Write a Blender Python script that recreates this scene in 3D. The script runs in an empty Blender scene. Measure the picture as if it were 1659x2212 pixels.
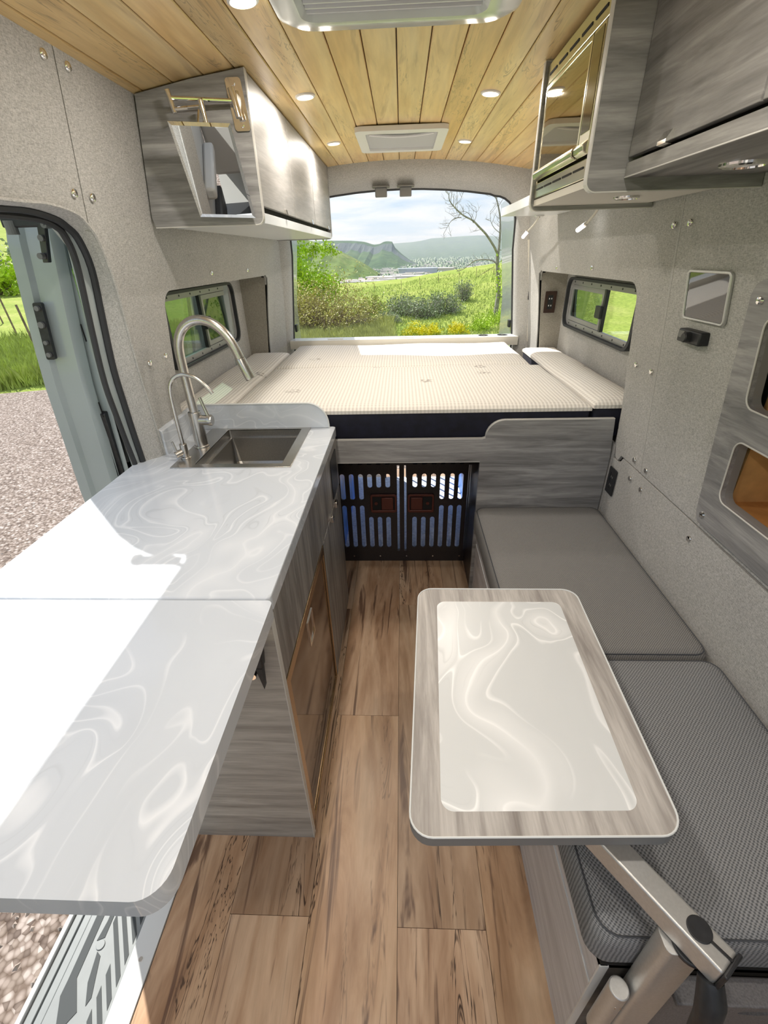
import bpy, math, random
import numpy as np
from mathutils import Vector, Matrix
from mathutils.geometry import delaunay_2d_cdt
random.seed(7)
rnd = random.Random(11)
S = bpy.context.scene
COL = S.collection
PI = math.pi

# ------------------------------------------------------------------ camera
cam_d = bpy.data.cameras.new('camera'); cam = bpy.data.objects.new('camera', cam_d); COL.objects.link(cam)
S.camera = cam
pitch, yaw, roll, CH = 0.5181, -0.0479, -0.0292, 1.5404
cp, sp, cy_, sy_ = math.cos(pitch), math.sin(pitch), math.cos(yaw), math.sin(yaw)
fw = Vector((sy_*cp, cy_*cp, -sp)); rt = Vector((cy_, -sy_, 0)); up = rt.cross(fw)
r2 = rt*math.cos(roll) + up*math.sin(roll); u2 = -rt*math.sin(roll) + up*math.cos(roll)
cam.matrix_world = Matrix(((r2.x, u2.x, -fw.x, 0), (r2.y, u2.y, -fw.y, 0), (r2.z, u2.z, -fw.z, CH), (0, 0, 0, 1)))
cam_d.sensor_fit = 'HORIZONTAL'; cam_d.sensor_width = 36.0
cam_d.lens = 36.0*974.343/1659.0
cam_d.clip_start = 0.02; cam_d.clip_end = 20000

# ------------------------------------------------------------------ light
S.view_settings.view_transform = 'Standard'; S.view_settings.look = 'None'
S.view_settings.gamma = 1.0; S.view_settings.use_curve_mapping = False
S.view_settings.exposure = 0.42
SKY = 0.78
w = bpy.data.worlds.new('World'); S.world = w; w.use_nodes = True
nt = w.node_tree; nt.nodes.clear()
def N(nt, t, **k):
    n = nt.nodes.new(t)
    for a, b in k.items(): setattr(n, a, b)
    return n
out = N(nt, 'ShaderNodeOutputWorld'); bg = N(nt, 'ShaderNodeBackground'); bg.inputs[1].default_value = SKY
tc = N(nt, 'ShaderNodeTexCoord'); sepw = N(nt, 'ShaderNodeSeparateXYZ'); nt.links.new(tc.outputs['Generated'], sepw.inputs[0])
gr = N(nt, 'ShaderNodeValToRGB'); nt.links.new(sepw.outputs[2], gr.inputs[0])
e = gr.color_ramp.elements; e[0].position = 0.0; e[0].color = (.50, .68, .86, 1); e[1].position = .55; e[1].color = (.16, .36, .72, 1)
m1 = e.new(.12); m1.color = (.36, .60, .88, 1)
# clouds on a flat layer: direction divided by height
md = N(nt, 'ShaderNodeMath', operation='ADD'); md.inputs[1].default_value = .07; nt.links.new(sepw.outputs[2], md.inputs[0])
mx_ = N(nt, 'ShaderNodeMath', operation='MAXIMUM'); mx_.inputs[1].default_value = .05; nt.links.new(md.outputs[0], mx_.inputs[0])
dx = N(nt, 'ShaderNodeMath', operation='DIVIDE'); nt.links.new(sepw.outputs[0], dx.inputs[0]); nt.links.new(mx_.outputs[0], dx.inputs[1])
dy = N(nt, 'ShaderNodeMath', operation='DIVIDE'); nt.links.new(sepw.outputs[1], dy.inputs[0]); nt.links.new(mx_.outputs[0], dy.inputs[1])
cmb = N(nt, 'ShaderNodeCombineXYZ'); nt.links.new(dx.outputs[0], cmb.inputs[0]); nt.links.new(dy.outputs[0], cmb.inputs[1])
cn = N(nt, 'ShaderNodeTexNoise'); cn.inputs['Scale'].default_value = .62; cn.inputs['Detail'].default_value = 9; cn.inputs['Roughness'].default_value = .6
cn.inputs['Distortion'].default_value = .5
nt.links.new(cmb.outputs[0], cn.inputs['Vector'])
cr = N(nt, 'ShaderNodeValToRGB'); nt.links.new(cn.outputs[0], cr.inputs[0])
cr.color_ramp.elements[0].position = .36; cr.color_ramp.elements[0].color = (0, 0, 0, 1)
cr.color_ramp.elements[1].position = .60; cr.color_ramp.elements[1].color = (1, 1, 1, 1)
mixc = N(nt, 'ShaderNodeMix', data_type='RGBA'); nt.links.new(cr.outputs[0], mixc.inputs[0]); nt.links.new(gr.outputs[0], mixc.inputs[6])
mixc.inputs[7].default_value = (1.02, 1.03, 1.05, 1)
nt.links.new(mixc.outputs[2], bg.inputs[0]); nt.links.new(bg.outputs[0], out.inputs[0])

SUND = Vector((0.54, -0.70, -1.0)).normalized()
sl = bpy.data.lights.new('sun', 'SUN'); sl.energy = 5.0; sl.angle = math.radians(.6); sl.color = (1, .96, .88)
so = bpy.data.objects.new('sun', sl); COL.objects.link(so); so.rotation_euler = SUND.to_track_quat('-Z', 'Y').to_euler()
so.location = (-30, 30, 60)

# ------------------------------------------------------------------ materials
MATS = {}
def newmat(name):
    m = bpy.data.materials.new(name); m.use_nodes = True; m.node_tree.nodes.clear()
    MATS[name] = m
    nt = m.node_tree
    o = N(nt, 'ShaderNodeOutputMaterial'); b = N(nt, 'ShaderNodeBsdfPrincipled'); nt.links.new(b.outputs[0], o.inputs[0])
    return m, nt, b
def plain(name, col, rough=.5, metal=0, spec=.5, noise=0, nscale=40, bump=0, coat=0, emit=None, es=0):
    m, nt, b = newmat(name)
    b.inputs['Base Color'].default_value = (*col, 1); b.inputs['Roughness'].default_value = rough
    b.inputs['Metallic'].default_value = metal; b.inputs['Specular IOR Level'].default_value = spec
    b.inputs['Coat Weight'].default_value = coat
    if emit: b.inputs['Emission Color'].default_value = (*emit, 1); b.inputs['Emission Strength'].default_value = es
    if noise or bump:
        t = N(nt, 'ShaderNodeTexCoord'); n = N(nt, 'ShaderNodeTexNoise'); n.inputs['Scale'].default_value = nscale; n.inputs['Detail'].default_value = 5
        nt.links.new(t.outputs['Object'], n.inputs['Vector'])
        if noise:
            r = N(nt, 'ShaderNodeValToRGB'); nt.links.new(n.outputs[0], r.inputs[0])
            r.color_ramp.elements[0].position = .3; r.color_ramp.elements[1].position = .7
            r.color_ramp.elements[0].color = (*[max(0, c*(1-noise)) for c in col], 1); r.color_ramp.elements[1].color = (*[c*(1+noise) for c in col], 1)
            nt.links.new(r.outputs[0], b.inputs['Base Color'])
        if bump:
            bp = N(nt, 'ShaderNodeBump'); bp.inputs['Strength'].default_value = bump; bp.inputs['Distance'].default_value = .002
            nt.links.new(n.outputs[0], bp.inputs['Height']); nt.links.new(bp.outputs[0], b.inputs['Normal'])
    return m
def coords(nt, scale, rand=0, rot=(0, 0, 0)):
    t = N(nt, 'ShaderNodeTexCoord'); mp = N(nt, 'ShaderNodeMapping'); mp.inputs['Scale'].default_value = scale; mp.inputs['Rotation'].default_value = rot
    nt.links.new(t.outputs['Object'], mp.inputs['Vector'])
    if rand:
        oi = N(nt, 'ShaderNodeObjectInfo'); ml = N(nt, 'ShaderNodeMath', operation='MULTIPLY'); ml.inputs[1].default_value = rand
        nt.links.new(oi.outputs['Random'], ml.inputs[0]); cb = N(nt, 'ShaderNodeCombineXYZ')
        for i in range(3): nt.links.new(ml.outputs[0], cb.inputs[i])
        nt.links.new(cb.outputs[0], mp.inputs['Location'])
    return mp.outputs[0]
def noise(nt, vec, scale, detail=4, rough=.55, dist=0):
    n = N(nt, 'ShaderNodeTexNoise'); n.inputs['Scale'].default_value = scale; n.inputs['Detail'].default_value = detail
    n.inputs['Roughness'].default_value = rough; n.inputs['Distortion'].default_value = dist
    nt.links.new(vec, n.inputs['Vector']); return n.outputs[0]
def ramp(nt, fac, stops):
    r = N(nt, 'ShaderNodeValToRGB'); nt.links.new(fac, r.inputs[0]); e = r.color_ramp.elements
    while len(e) < len(stops): e.new(.5)
    for i, (p, c) in enumerate(stops):
        e[i].position = p; e[i].color = (*c, 1) if len(c) == 3 else c
    return r.outputs[0]
def mix(nt, a, b, f, mode='MIX'):
    m = N(nt, 'ShaderNodeMix', data_type='RGBA', blend_type=mode)
    for i, v in ((6, a), (7, b)):
        if isinstance(v, tuple): m.inputs[i].default_value = (*v, 1)
        else: nt.links.new(v, m.inputs[i])
    if isinstance(f, float): m.inputs[0].default_value = f
    else: nt.links.new(f, m.inputs[0])
    return m.outputs[2]
def bumpto(nt, b, h, s, d=.002):
    bp = N(nt, 'ShaderNodeBump'); bp.inputs['Strength'].default_value = s; bp.inputs['Distance'].default_value = d
    nt.links.new(h, bp.inputs['Height']); nt.links.new(bp.outputs[0], b.inputs['Normal'])

def laminate(name, axis, lo=(.115, .110, .107), hi=(.41, .40, .385), rough=.42):
    m, nt, b = newmat(name)
    sc = [30.0, 30.0, 30.0]; sc[axis] = 2.6
    v = coords(nt, tuple(sc), 7)
    n1 = noise(nt, v, 1.0, 6, .6, .6)
    sc2 = [230.0]*3; sc2[axis] = 14
    v2 = coords(nt, tuple(sc2), 7); n2 = noise(nt, v2, 1.0, 3, .6)
    c1 = ramp(nt, n1, [(.28, lo), (.48, tuple((a*.6+c*.4) for a, c in zip(lo, hi))), (.72, hi)])
    c2 = ramp(nt, n2, [(.3, (.62, .61, .60)), (.65, (1, 1, 1))])
    nt.links.new(mix(nt, c1, c2, .45, 'MULTIPLY'), b.inputs['Base Color'])
    b.inputs['Roughness'].default_value = rough; b.inputs['Specular IOR Level'].default_value = .45
    bumpto(nt, b, n2, .15, .0008)
    return m
LX, LY, LZ = laminate('laminate_x', 0, (.15, .148, .148), (.46, .455, .45)), laminate('laminate_y', 1), laminate('laminate_z', 2)
LTAB = laminate('laminate_table', 1, (.24, .215, .20), (.62, .59, .56), .45)
LGL = laminate('laminate_satin', 1, (.26, .255, .25), (.42, .41, .40), .45)
LBEN = laminate('laminate_bench', 1, (.50, .49, .51), (.80, .79, .82), .4)

def resin(name, base, line, stretch=(3.0, 1.1, 3.0), rough=.13, amp=.55):
    m, nt, b = newmat(name)
    v = coords(nt, (1, 1, 1), 3)
    def warped(vec, sc, a):
        n = N(nt, 'ShaderNodeTexNoise'); n.inputs['Scale'].default_value = sc; n.inputs['Detail'].default_value = 1.0; nt.links.new(vec, n.inputs['Vector'])
        sub = N(nt, 'ShaderNodeVectorMath', operation='SUBTRACT'); nt.links.new(n.outputs['Color'], sub.inputs[0]); sub.inputs[1].default_value = (.5, .5, .5)
        scl = N(nt, 'ShaderNodeVectorMath', operation='SCALE'); nt.links.new(sub.outputs[0], scl.inputs[0]); scl.inputs['Scale'].default_value = a
        add = N(nt, 'ShaderNodeVectorMath', operation='ADD'); nt.links.new(vec, add.inputs[0]); nt.links.new(scl.outputs[0], add.inputs[1]); return add.outputs[0]
    w1 = warped(v, 2.6, amp); w2 = warped(w1, 4.3, amp*.45)
    mp = N(nt, 'ShaderNodeMapping'); mp.inputs['Scale'].default_value = stretch; nt.links.new(w2, mp.inputs['Vector'])
    n = noise(nt, mp.outputs[0], 1.25, 1.8, .45)
    def lines(freq, sharp, lo, hi):
        ml = N(nt, 'ShaderNodeMath', operation='MULTIPLY'); ml.inputs[1].default_value = freq; nt.links.new(n, ml.inputs[0])
        fr = N(nt, 'ShaderNodeMath', operation='FRACT'); nt.links.new(ml.outputs[0], fr.inputs[0])
        l = ramp(nt, fr.outputs[0], [(.0, (0, 0, 0)), (.5-sharp*2.5, (.03, .03, .03)), (.5, (1, 1, 1)), (.5+sharp, (.12, .12, .12)), (.5+sharp*3.5, (0, 0, 0))])
        g = ramp(nt, noise(nt, w1, 2.6, 2, .5, .8), [(lo, (0, 0, 0)), (hi, (1, 1, 1))])
        return mix(nt, (0., 0., 0.), l, g)
    soft = ramp(nt, n, [(.30, tuple(c*.93 for c in base)), (.5, base), (.56, tuple(c*.5+.5*l for c, l in zip(base, line))), (.62, base)])
    c1 = mix(nt, soft, line, lines(17., .06, .33, .52))
    c2 = mix(nt, c1, tuple(c*.90 for c in base), lines(34., .05, .50, .66))
    nt.links.new(c2, b.inputs['Base Color'])
    b.inputs['Roughness'].default_value = rough; b.inputs['Specular IOR Level'].default_value = .5
    return m
RESIN = resin('white_resin', (.575, .615, .67), (.715, .745, .79))
RESINT = resin('table_resin', (.66, .68, .69), (.92, .93, .94), (3.4, 1.0, 3), .3, .5)

def fabric(name, base, dark, sc=560):
    m, nt, b = newmat(name)
    v = coords(nt, (1, 1, 1)); va = coords(nt, (sc*.25, sc, sc)); vb = coords(nt, (sc, sc, sc*.25)); vc = coords(nt, (sc, sc*.25, sc))
    n1 = noise(nt, va, 1, 2); n2 = noise(nt, vb, 1, 2); n3 = noise(nt, vc, 1, 2)
    s1 = mix(nt, n1, n2, .5); s = mix(nt, s1, n3, .4)
    c = ramp(nt, s, [(.36, dark), (.62, base)])
    big = ramp(nt, noise(nt, v, 6, 3), [(.2, (.9, .9, .9)), (.8, (1, 1, 1))])
    nt.links.new(mix(nt, c, big, 1.0, 'MULTIPLY'), b.inputs['Base Color'])
    b.inputs['Roughness'].default_value = .95; b.inputs['Specular IOR Level'].default_value = .12
    bumpto(nt, b, s, .5, .001)
    return m
FAB = fabric('wall_fabric', (.60, .59, .57), (.315, .31, .295), 430)
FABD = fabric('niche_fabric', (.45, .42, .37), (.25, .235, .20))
def weave(name, base, dark, sc):
    m, nt, b = newmat(name)
    v = coords(nt, (1, 1, 1)); nz = N(nt, 'ShaderNodeTexNoise'); nz.inputs['Scale'].default_value = 35; nt.links.new(v, nz.inputs['Vector'])
    wv = N(nt, 'ShaderNodeVectorMath', operation='MULTIPLY_ADD'); nt.links.new(nz.outputs['Color'], wv.inputs[0]); wv.inputs[1].default_value = (.004, .004, .004); nt.links.new(v, wv.inputs[2])
    sp = N(nt, 'ShaderNodeSeparateXYZ'); nt.links.new(wv.outputs[0], sp.inputs[0])
    a1 = N(nt, 'ShaderNodeMath', operation='ADD'); nt.links.new(sp.outputs[0], a1.inputs[0]); nt.links.new(sp.outputs[2], a1.inputs[1])
    a2 = N(nt, 'ShaderNodeMath', operation='ADD'); nt.links.new(sp.outputs[1], a2.inputs[0]); nt.links.new(sp.outputs[2], a2.inputs[1])
    def sn(inp, f):
        q = N(nt, 'ShaderNodeMath', operation='MULTIPLY'); q.inputs[1].default_value = f; nt.links.new(inp, q.inputs[0])
        w_ = N(nt, 'ShaderNodeMath', operation='SINE'); nt.links.new(q.outputs[0], w_.inputs[0]); return w_.outputs[0]
    p = N(nt, 'ShaderNodeMath', operation='MULTIPLY'); nt.links.new(sn(a1.outputs[0], sc), p.inputs[0]); nt.links.new(sn(a2.outputs[0], sc), p.inputs[1])
    mr = N(nt, 'ShaderNodeMapRange'); mr.inputs[1].default_value = -.9; mr.inputs[2].default_value = .9; nt.links.new(p.outputs[0], mr.inputs[0])
    n = noise(nt, v, sc*.5, 2)
    h = mix(nt, mr.outputs[0], n, .35)
    nt.links.new(ramp(nt, h, [(.25, dark), (.65, base)]), b.inputs['Base Color']); b.inputs['Roughness'].default_value = .9; b.inputs['Specular IOR Level'].default_value = .2
    bumpto(nt, b, h, .6, .0015)
    return m
WEAVE = weave('seat_weave', (.29, .285, .28), (.105, .103, .10), 950)
WEAVEF = weave('seat_weave_coarse', (.30, .305, .315), (.10, .105, .112), 800)

# quilted mattress cover
m, nt_, b = newmat('mattress_cover')
v = coords(nt_, (1, 1, 1)); sx = N(nt_, 'ShaderNodeSeparateXYZ'); nt_.links.new(v, sx.inputs[0])
def wave(nt, inp, f):
    a = N(nt, 'ShaderNodeMath', operation='MULTIPLY'); a.inputs[1].default_value = f; nt.links.new(inp, a.inputs[0])
    s = N(nt, 'ShaderNodeMath', operation='SINE'); nt.links.new(a.outputs[0], s.inputs[0]); return s.outputs[0]
wx = wave(nt_, sx.outputs[0], 2*PI/.0155); wy = wave(nt_, sx.outputs[1], 2*PI/.021)
ad = N(nt_, 'ShaderNodeMath', operation='MULTIPLY_ADD'); nt_.links.new(wy, ad.inputs[0]); ad.inputs[1].default_value = .45; nt_.links.new(wx, ad.inputs[2])
mr = N(nt_, 'ShaderNodeMapRange'); mr.inputs[1].default_value = -1.3; mr.inputs[2].default_value = 1.2; nt_.links.new(ad.outputs[0], mr.inputs[0])
vor = N(nt_, 'ShaderNodeTexVoronoi'); vor.inputs['Scale'].default_value = 3.4; vor.inputs['Randomness'].default_value = .55; nt_.links.new(v, vor.inputs['Vector'])
spot = ramp(nt_, vor.outputs['Distance'], [(.0, (1, 1, 1)), (.10, (1, 1, 1)), (.14, (0, 0, 0))])
nsp = ramp(nt_, noise(nt_, v, 60, 3), [(.5, (0, 0, 0)), (.56, (1, 1, 1))])
sp_ = mix(nt_, (0., 0., 0.), nsp, spot)
cc = ramp(nt_, mr.outputs[0], [(0, (.60, .57, .53)), (.55, (.76, .73, .68)), (1, (.82, .79, .74))])
nt_.links.new(mix(nt_, cc, (.40, .37, .34), sp_), b.inputs['Base Color'])
b.inputs['Roughness'].default_value = .85; b.inputs['Specular IOR Level'].default_value = .2
bumpto(nt_, b, mr.outputs[0], .45, .0025)
MATT = m

def woodplank(name, stops, streak, axis_scale, dark, rough, knots=.5):
    m, nt, b = newmat(name)
    v = coords(nt, axis_scale, 90)
    n1 = noise(nt, v, 1, 6, .55, 1.2)
    c1 = ramp(nt, n1, stops)
    oi = N(nt, 'ShaderNodeObjectInfo')
    tint = ramp(nt, oi.outputs['Random'], [(0, (.78, .76, .72)), (.35, (1, 1, 1)), (.7, (1.0, .93, .84)), (1, (.90, .83, .72))])
    c2 = mix(nt, c1, tint, 1.0, 'MULTIPLY')
    v2 = coords(nt, streak, 90)
    n2 = noise(nt, v2, 1, 4, .6, 2.2)
    f = ramp(nt, n2, [(.57, (0, 0, 0)), (.64, (knots, knots, knots)), (.80, (min(1, knots*1.6),)*3)])
    v3 = coords(nt, tuple(a*6 for a in axis_scale), 50)
    n3 = ramp(nt, noise(nt, v3, 1, 3), [(.3, (.82, .8, .78)), (.7, (1, 1, 1))])
    c3 = mix(nt, mix(nt, c2, dark, f), n3, 1.0, 'MULTIPLY')
    # narrow check cracks
    v4 = coords(nt, tuple(a*1.7 for a in streak), 33)
    n4 = noise(nt, v4, 1, 3, .6, 3)
    ck = N(nt, 'ShaderNodeMath', operation='SUBTRACT'); nt.links.new(n4, ck.inputs[0]); ck.inputs[1].default_value = .5
    ab = N(nt, 'ShaderNodeMath', operation='ABSOLUTE'); nt.links.new(ck.outputs[0], ab.inputs[0])
    line = ramp(nt, ab.outputs[0], [(0, (1, 1, 1)), (.008, (.8, .8, .8)), (.018, (0, 0, 0))])
    gate = ramp(nt, noise(nt, v2, .9, 2, .5, .5), [(.50, (0, 0, 0)), (.58, (min(1, knots*1.4),)*3)])
    c4 = mix(nt, c3, tuple(c*.35 for c in dark), mix(nt, (0., 0., 0.), line, gate))
    nt.links.new(c4, b.inputs['Base Color']); b.inputs['Roughness'].default_value = rough
    bumpto(nt, b, n1, .06, .001)
    return m
MAPLE = woodplank('maple_plank', [(.3, (.80, .54, .23)), (.5, (.90, .68, .34)), (.72, (.94, .76, .44))], (9, .9, 9), (9, .8, 9), (.42, .25, .10), .32, .35)
HICK = woodplank('hickory_plank', [(.28, (.36, .21, .12)), (.5, (.60, .42, .29)), (.72, (.78, .61, .46))], (11, .8, 11), (9, 1.5, 9), (.12, .06, .038), .33, .8)
ORW = woodplank('orange_wood', [(.3, (.50, .22, .06)), (.7, (.66, .34, .12))], (3, 3, 18), (4, 4, 14), (.35, .13, .04), .45, .2)

STEEL = plain('brushed_steel', (.55, .53, .50), .27, 1, noise=.10, nscale=300)
SINKM = plain('sink_steel', (.42, .41, .39), .32, 1, noise=.08, nscale=200)
CHROME = plain('chrome', (.85, .83, .80), .07, 1)
MIRROR = plain('mirror_glass', (.93, .95, .95), .0, 1)
ALU = plain('anodised_aluminium', (.56, .56, .55), .38, .65, noise=.05, nscale=200)
BLK = plain('black_plastic', (.018, .019, .022), .45, noise=.3, nscale=80)
BLKM = plain('black_powder_coat', (.022, .018, .020), .38, noise=.4, nscale=200)
BLKR = plain('black_rubber', (.028, .03, .034), .6)
GREYP = plain('grey_plastic', (.16, .16, .155), .5)
WHITE = plain('white_plastic', (.80, .80, .79), .3)
WHITEG = plain('white_gloss', (.72, .77, .74), .16, coat=.4)
WHITES = plain('white_satin', (.70, .72, .72), .26)
EDGE = plain('edge_banding', (.62, .61, .58), .4)
CREAM = plain('cream_trim', (.66, .63, .56), .5)
PAINT = plain('van_paint', (.34, .385, .39), .22, coat=.5, noise=.03, nscale=3)
NAVY = plain('navy_mattress_side', (.006, .007, .019), .8, noise=.4, nscale=30)
DARK = plain('dark_gap', (.012, .011, .011), .8)
FRIDGE = plain('fridge_glass', (.035, .014, .007), .06, spec=.8)  # brown base colour carries the floor's reflection in the black glass
OVENG = plain('oven_glass', (.34, .30, .20), .03, 1)
OVEND = plain('oven_panel', (.20, .17, .11), .10, 1)
STAIN = plain('oven_stainless', (.66, .63, .50), .2, 1)
BLUE = plain('blue_crate_side', (.02, .22, .75), .35, noise=.5, nscale=12)  # crate sides coloured saturated blue with mottling
PALEB = plain('pale_floor_liner', (.75, .80, .92), .5, noise=.2, nscale=60)
REDB = plain('red_brown_bezel', (.11, .032, .024), .3, .3)
BROWNB = plain('brown_black_bezel', (.045, .022, .018), .35)
SCREEN = plain('tablet_glass', (.02, .022, .024), .03, spec=1.0)
LED = plain('led_warm', (1, 1, 1), .5, emit=(1, .80, .50), es=14)
LEDC = plain('led_cool', (1, 1, 1), .5, emit=(1, .97, .92), es=3)
PAPER = plain('paper_label', (.8, .8, .78), .6)
INK = plain('ink_black', (.03, .03, .03), .6)
INKB = plain('ink_blue', (.03, .08, .55), .5)
TREAD = plain('step_tread', (.24, .26, .265), .45, noise=.06, nscale=20)
GRIP = plain('tread_grip', (.05, .058, .062), .7)
CAB = plain('cab_grey_plastic', (.42, .42, .41), .5)
BARK = plain('dead_bark', (.30, .275, .26), .9, noise=.35, nscale=14)
BARKB = plain('brown_twigs', (.23, .17, .13), .9, noise=.35, nscale=10)
def leafm(name, c, var=.35):
    m, nt, b = newmat(name)
    v = coords(nt, (1, 1, 1))
    n = noise(nt, v, 2.5, 3)
    nt.links.new(ramp(nt, n, [(.3, tuple(a*(1-var) for a in c)), (.7, tuple(a*(1+var) for a in c))]), b.inputs['Base Color'])
    b.inputs['Roughness'].default_value = .6
    b.inputs['Subsurface Weight'].default_value = 0
    return m
LEAFG = leafm('bright_leaves', (.42, .60, .03)); LEAFY = leafm('olive_yellow_leaves', (.50, .46, .14)); LEAFS = leafm('sage_leaves', (.27, .33, .18))
LEAFW = leafm('yellow_flowers', (.75, .68, .02)); GRASSB = leafm('grass_blades', (.38, .46, .10), .45); LEAFD = leafm('valley_trees', (.13, .22, .09))
def ground(name, stops, sc, det=8, bump=.3, bd=.05, sc2=None):
    m, nt, b = newmat(name)
    v = coords(nt, (1, 1, 1)); n = noise(nt, v, sc, det, .65, .4)
    c = ramp(nt, n, stops)
    if sc2:
        n2 = noise(nt, v, sc2, 4, .7); c = mix(nt, c, ramp(nt, n2, [(.3, (.55, .6, .5)), (.7, (1.25, 1.2, 1.1))]), 1.0, 'MULTIPLY')
    nt.links.new(c, b.inputs['Base Color']); b.inputs['Roughness'].default_value = .95; b.inputs['Specular IOR Level'].default_value = .1
    bumpto(nt, b, n, bump, bd)
    return m
MEADOW = ground('meadow', [(.25, (.21, .30, .06)), (.5, (.32, .39, .09)), (.75, (.45, .46, .17))], .35, 8, .4, .2, 9)
HILLG = ground('hill_green', [(.3, (.08, .15, .05)), (.5, (.17, .24, .07)), (.7, (.26, .29, .12))], .02, 12, .6, 4, .12)
MESAG = ground('mesa_green', [(.3, (.045, .09, .05)), (.5, (.075, .14, .06)), (.72, (.13, .19, .08))], .012, 12, .8, 8, .06)
ROCK = ground('mesa_rock', [(.3, (.09, .12, .12)), (.7, (.16, .18, .17))], .03, 12, 1, 5)
VALLEY = ground('valley', [(.35, (.03, .07, .03)), (.5, (.08, .14, .05)), (.64, (.20, .24, .12)), (.70, (.42, .42, .40))], .03, 12, .3, 3, .15)
# gravel
m, nt_, b = newmat('gravel')
v = coords(nt_, (1, 1, 1)); vo = N(nt_, 'ShaderNodeTexVoronoi'); vo.inputs['Scale'].default_value = 42; nt_.links.new(v, vo.inputs['Vector'])
sc_ = N(nt_, 'ShaderNodeSeparateColor'); nt_.links.new(vo.outputs['Color'], sc_.inputs[0])
stone = ramp(nt_, sc_.outputs[0], [(0, (.16, .12, .10)), (.4, (.30, .24, .20)), (.75, (.40, .33, .29)), (1, (.56, .50, .46))])
gap = ramp(nt_, vo.outputs['Distance'], [(.3, (1, 1, 1)), (.75, (.45, .4, .36))])
nt_.links.new(mix(nt_, stone, gap, 1.0, 'MULTIPLY'), b.inputs['Base Color']); b.inputs['Roughness'].default_value = .95
bumpto(nt_, b, vo.outputs['Distance'], -1, .012); GRAVEL = m
# thin glass
def glass(name, tint, refl=1.0):
    m = bpy.data.materials.new(name); m.use_nodes = True; nt = m.node_tree; nt.nodes.clear()
    o = N(nt, 'ShaderNodeOutputMaterial'); tr = N(nt, 'ShaderNodeBsdfTransparent'); tr.inputs[0].default_value = (*tint, 1)
    gl = N(nt, 'ShaderNodeBsdfGlossy'); gl.inputs['Roughness'].default_value = .01
    fr = N(nt, 'ShaderNodeFresnel'); ge = N(nt, 'ShaderNodeNewGeometry'); mr = N(nt, 'ShaderNodeMapRange'); mr.inputs[3].default_value = 1.52; mr.inputs[4].default_value = 1/1.52
    nt.links.new(ge.outputs['Backfacing'], mr.inputs[0]); nt.links.new(mr.outputs[0], fr.inputs[0])
    ms = N(nt, 'ShaderNodeMixShader'); nt.links.new(fr.outputs[0], ms.inputs[0]); nt.links.new(tr.outputs[0], ms.inputs[1]); nt.links.new(gl.outputs[0], ms.inputs[2])
    nt.links.new(ms.outputs[0], o.inputs[0]); return m
GLASS = glass('tinted_glass', (.95, .97, .94)); GLASSD = glass('dark_tinted_glass', (.55, .62, .57)); GLASSC = glass('door_glass', (.45, .55, .50))

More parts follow.
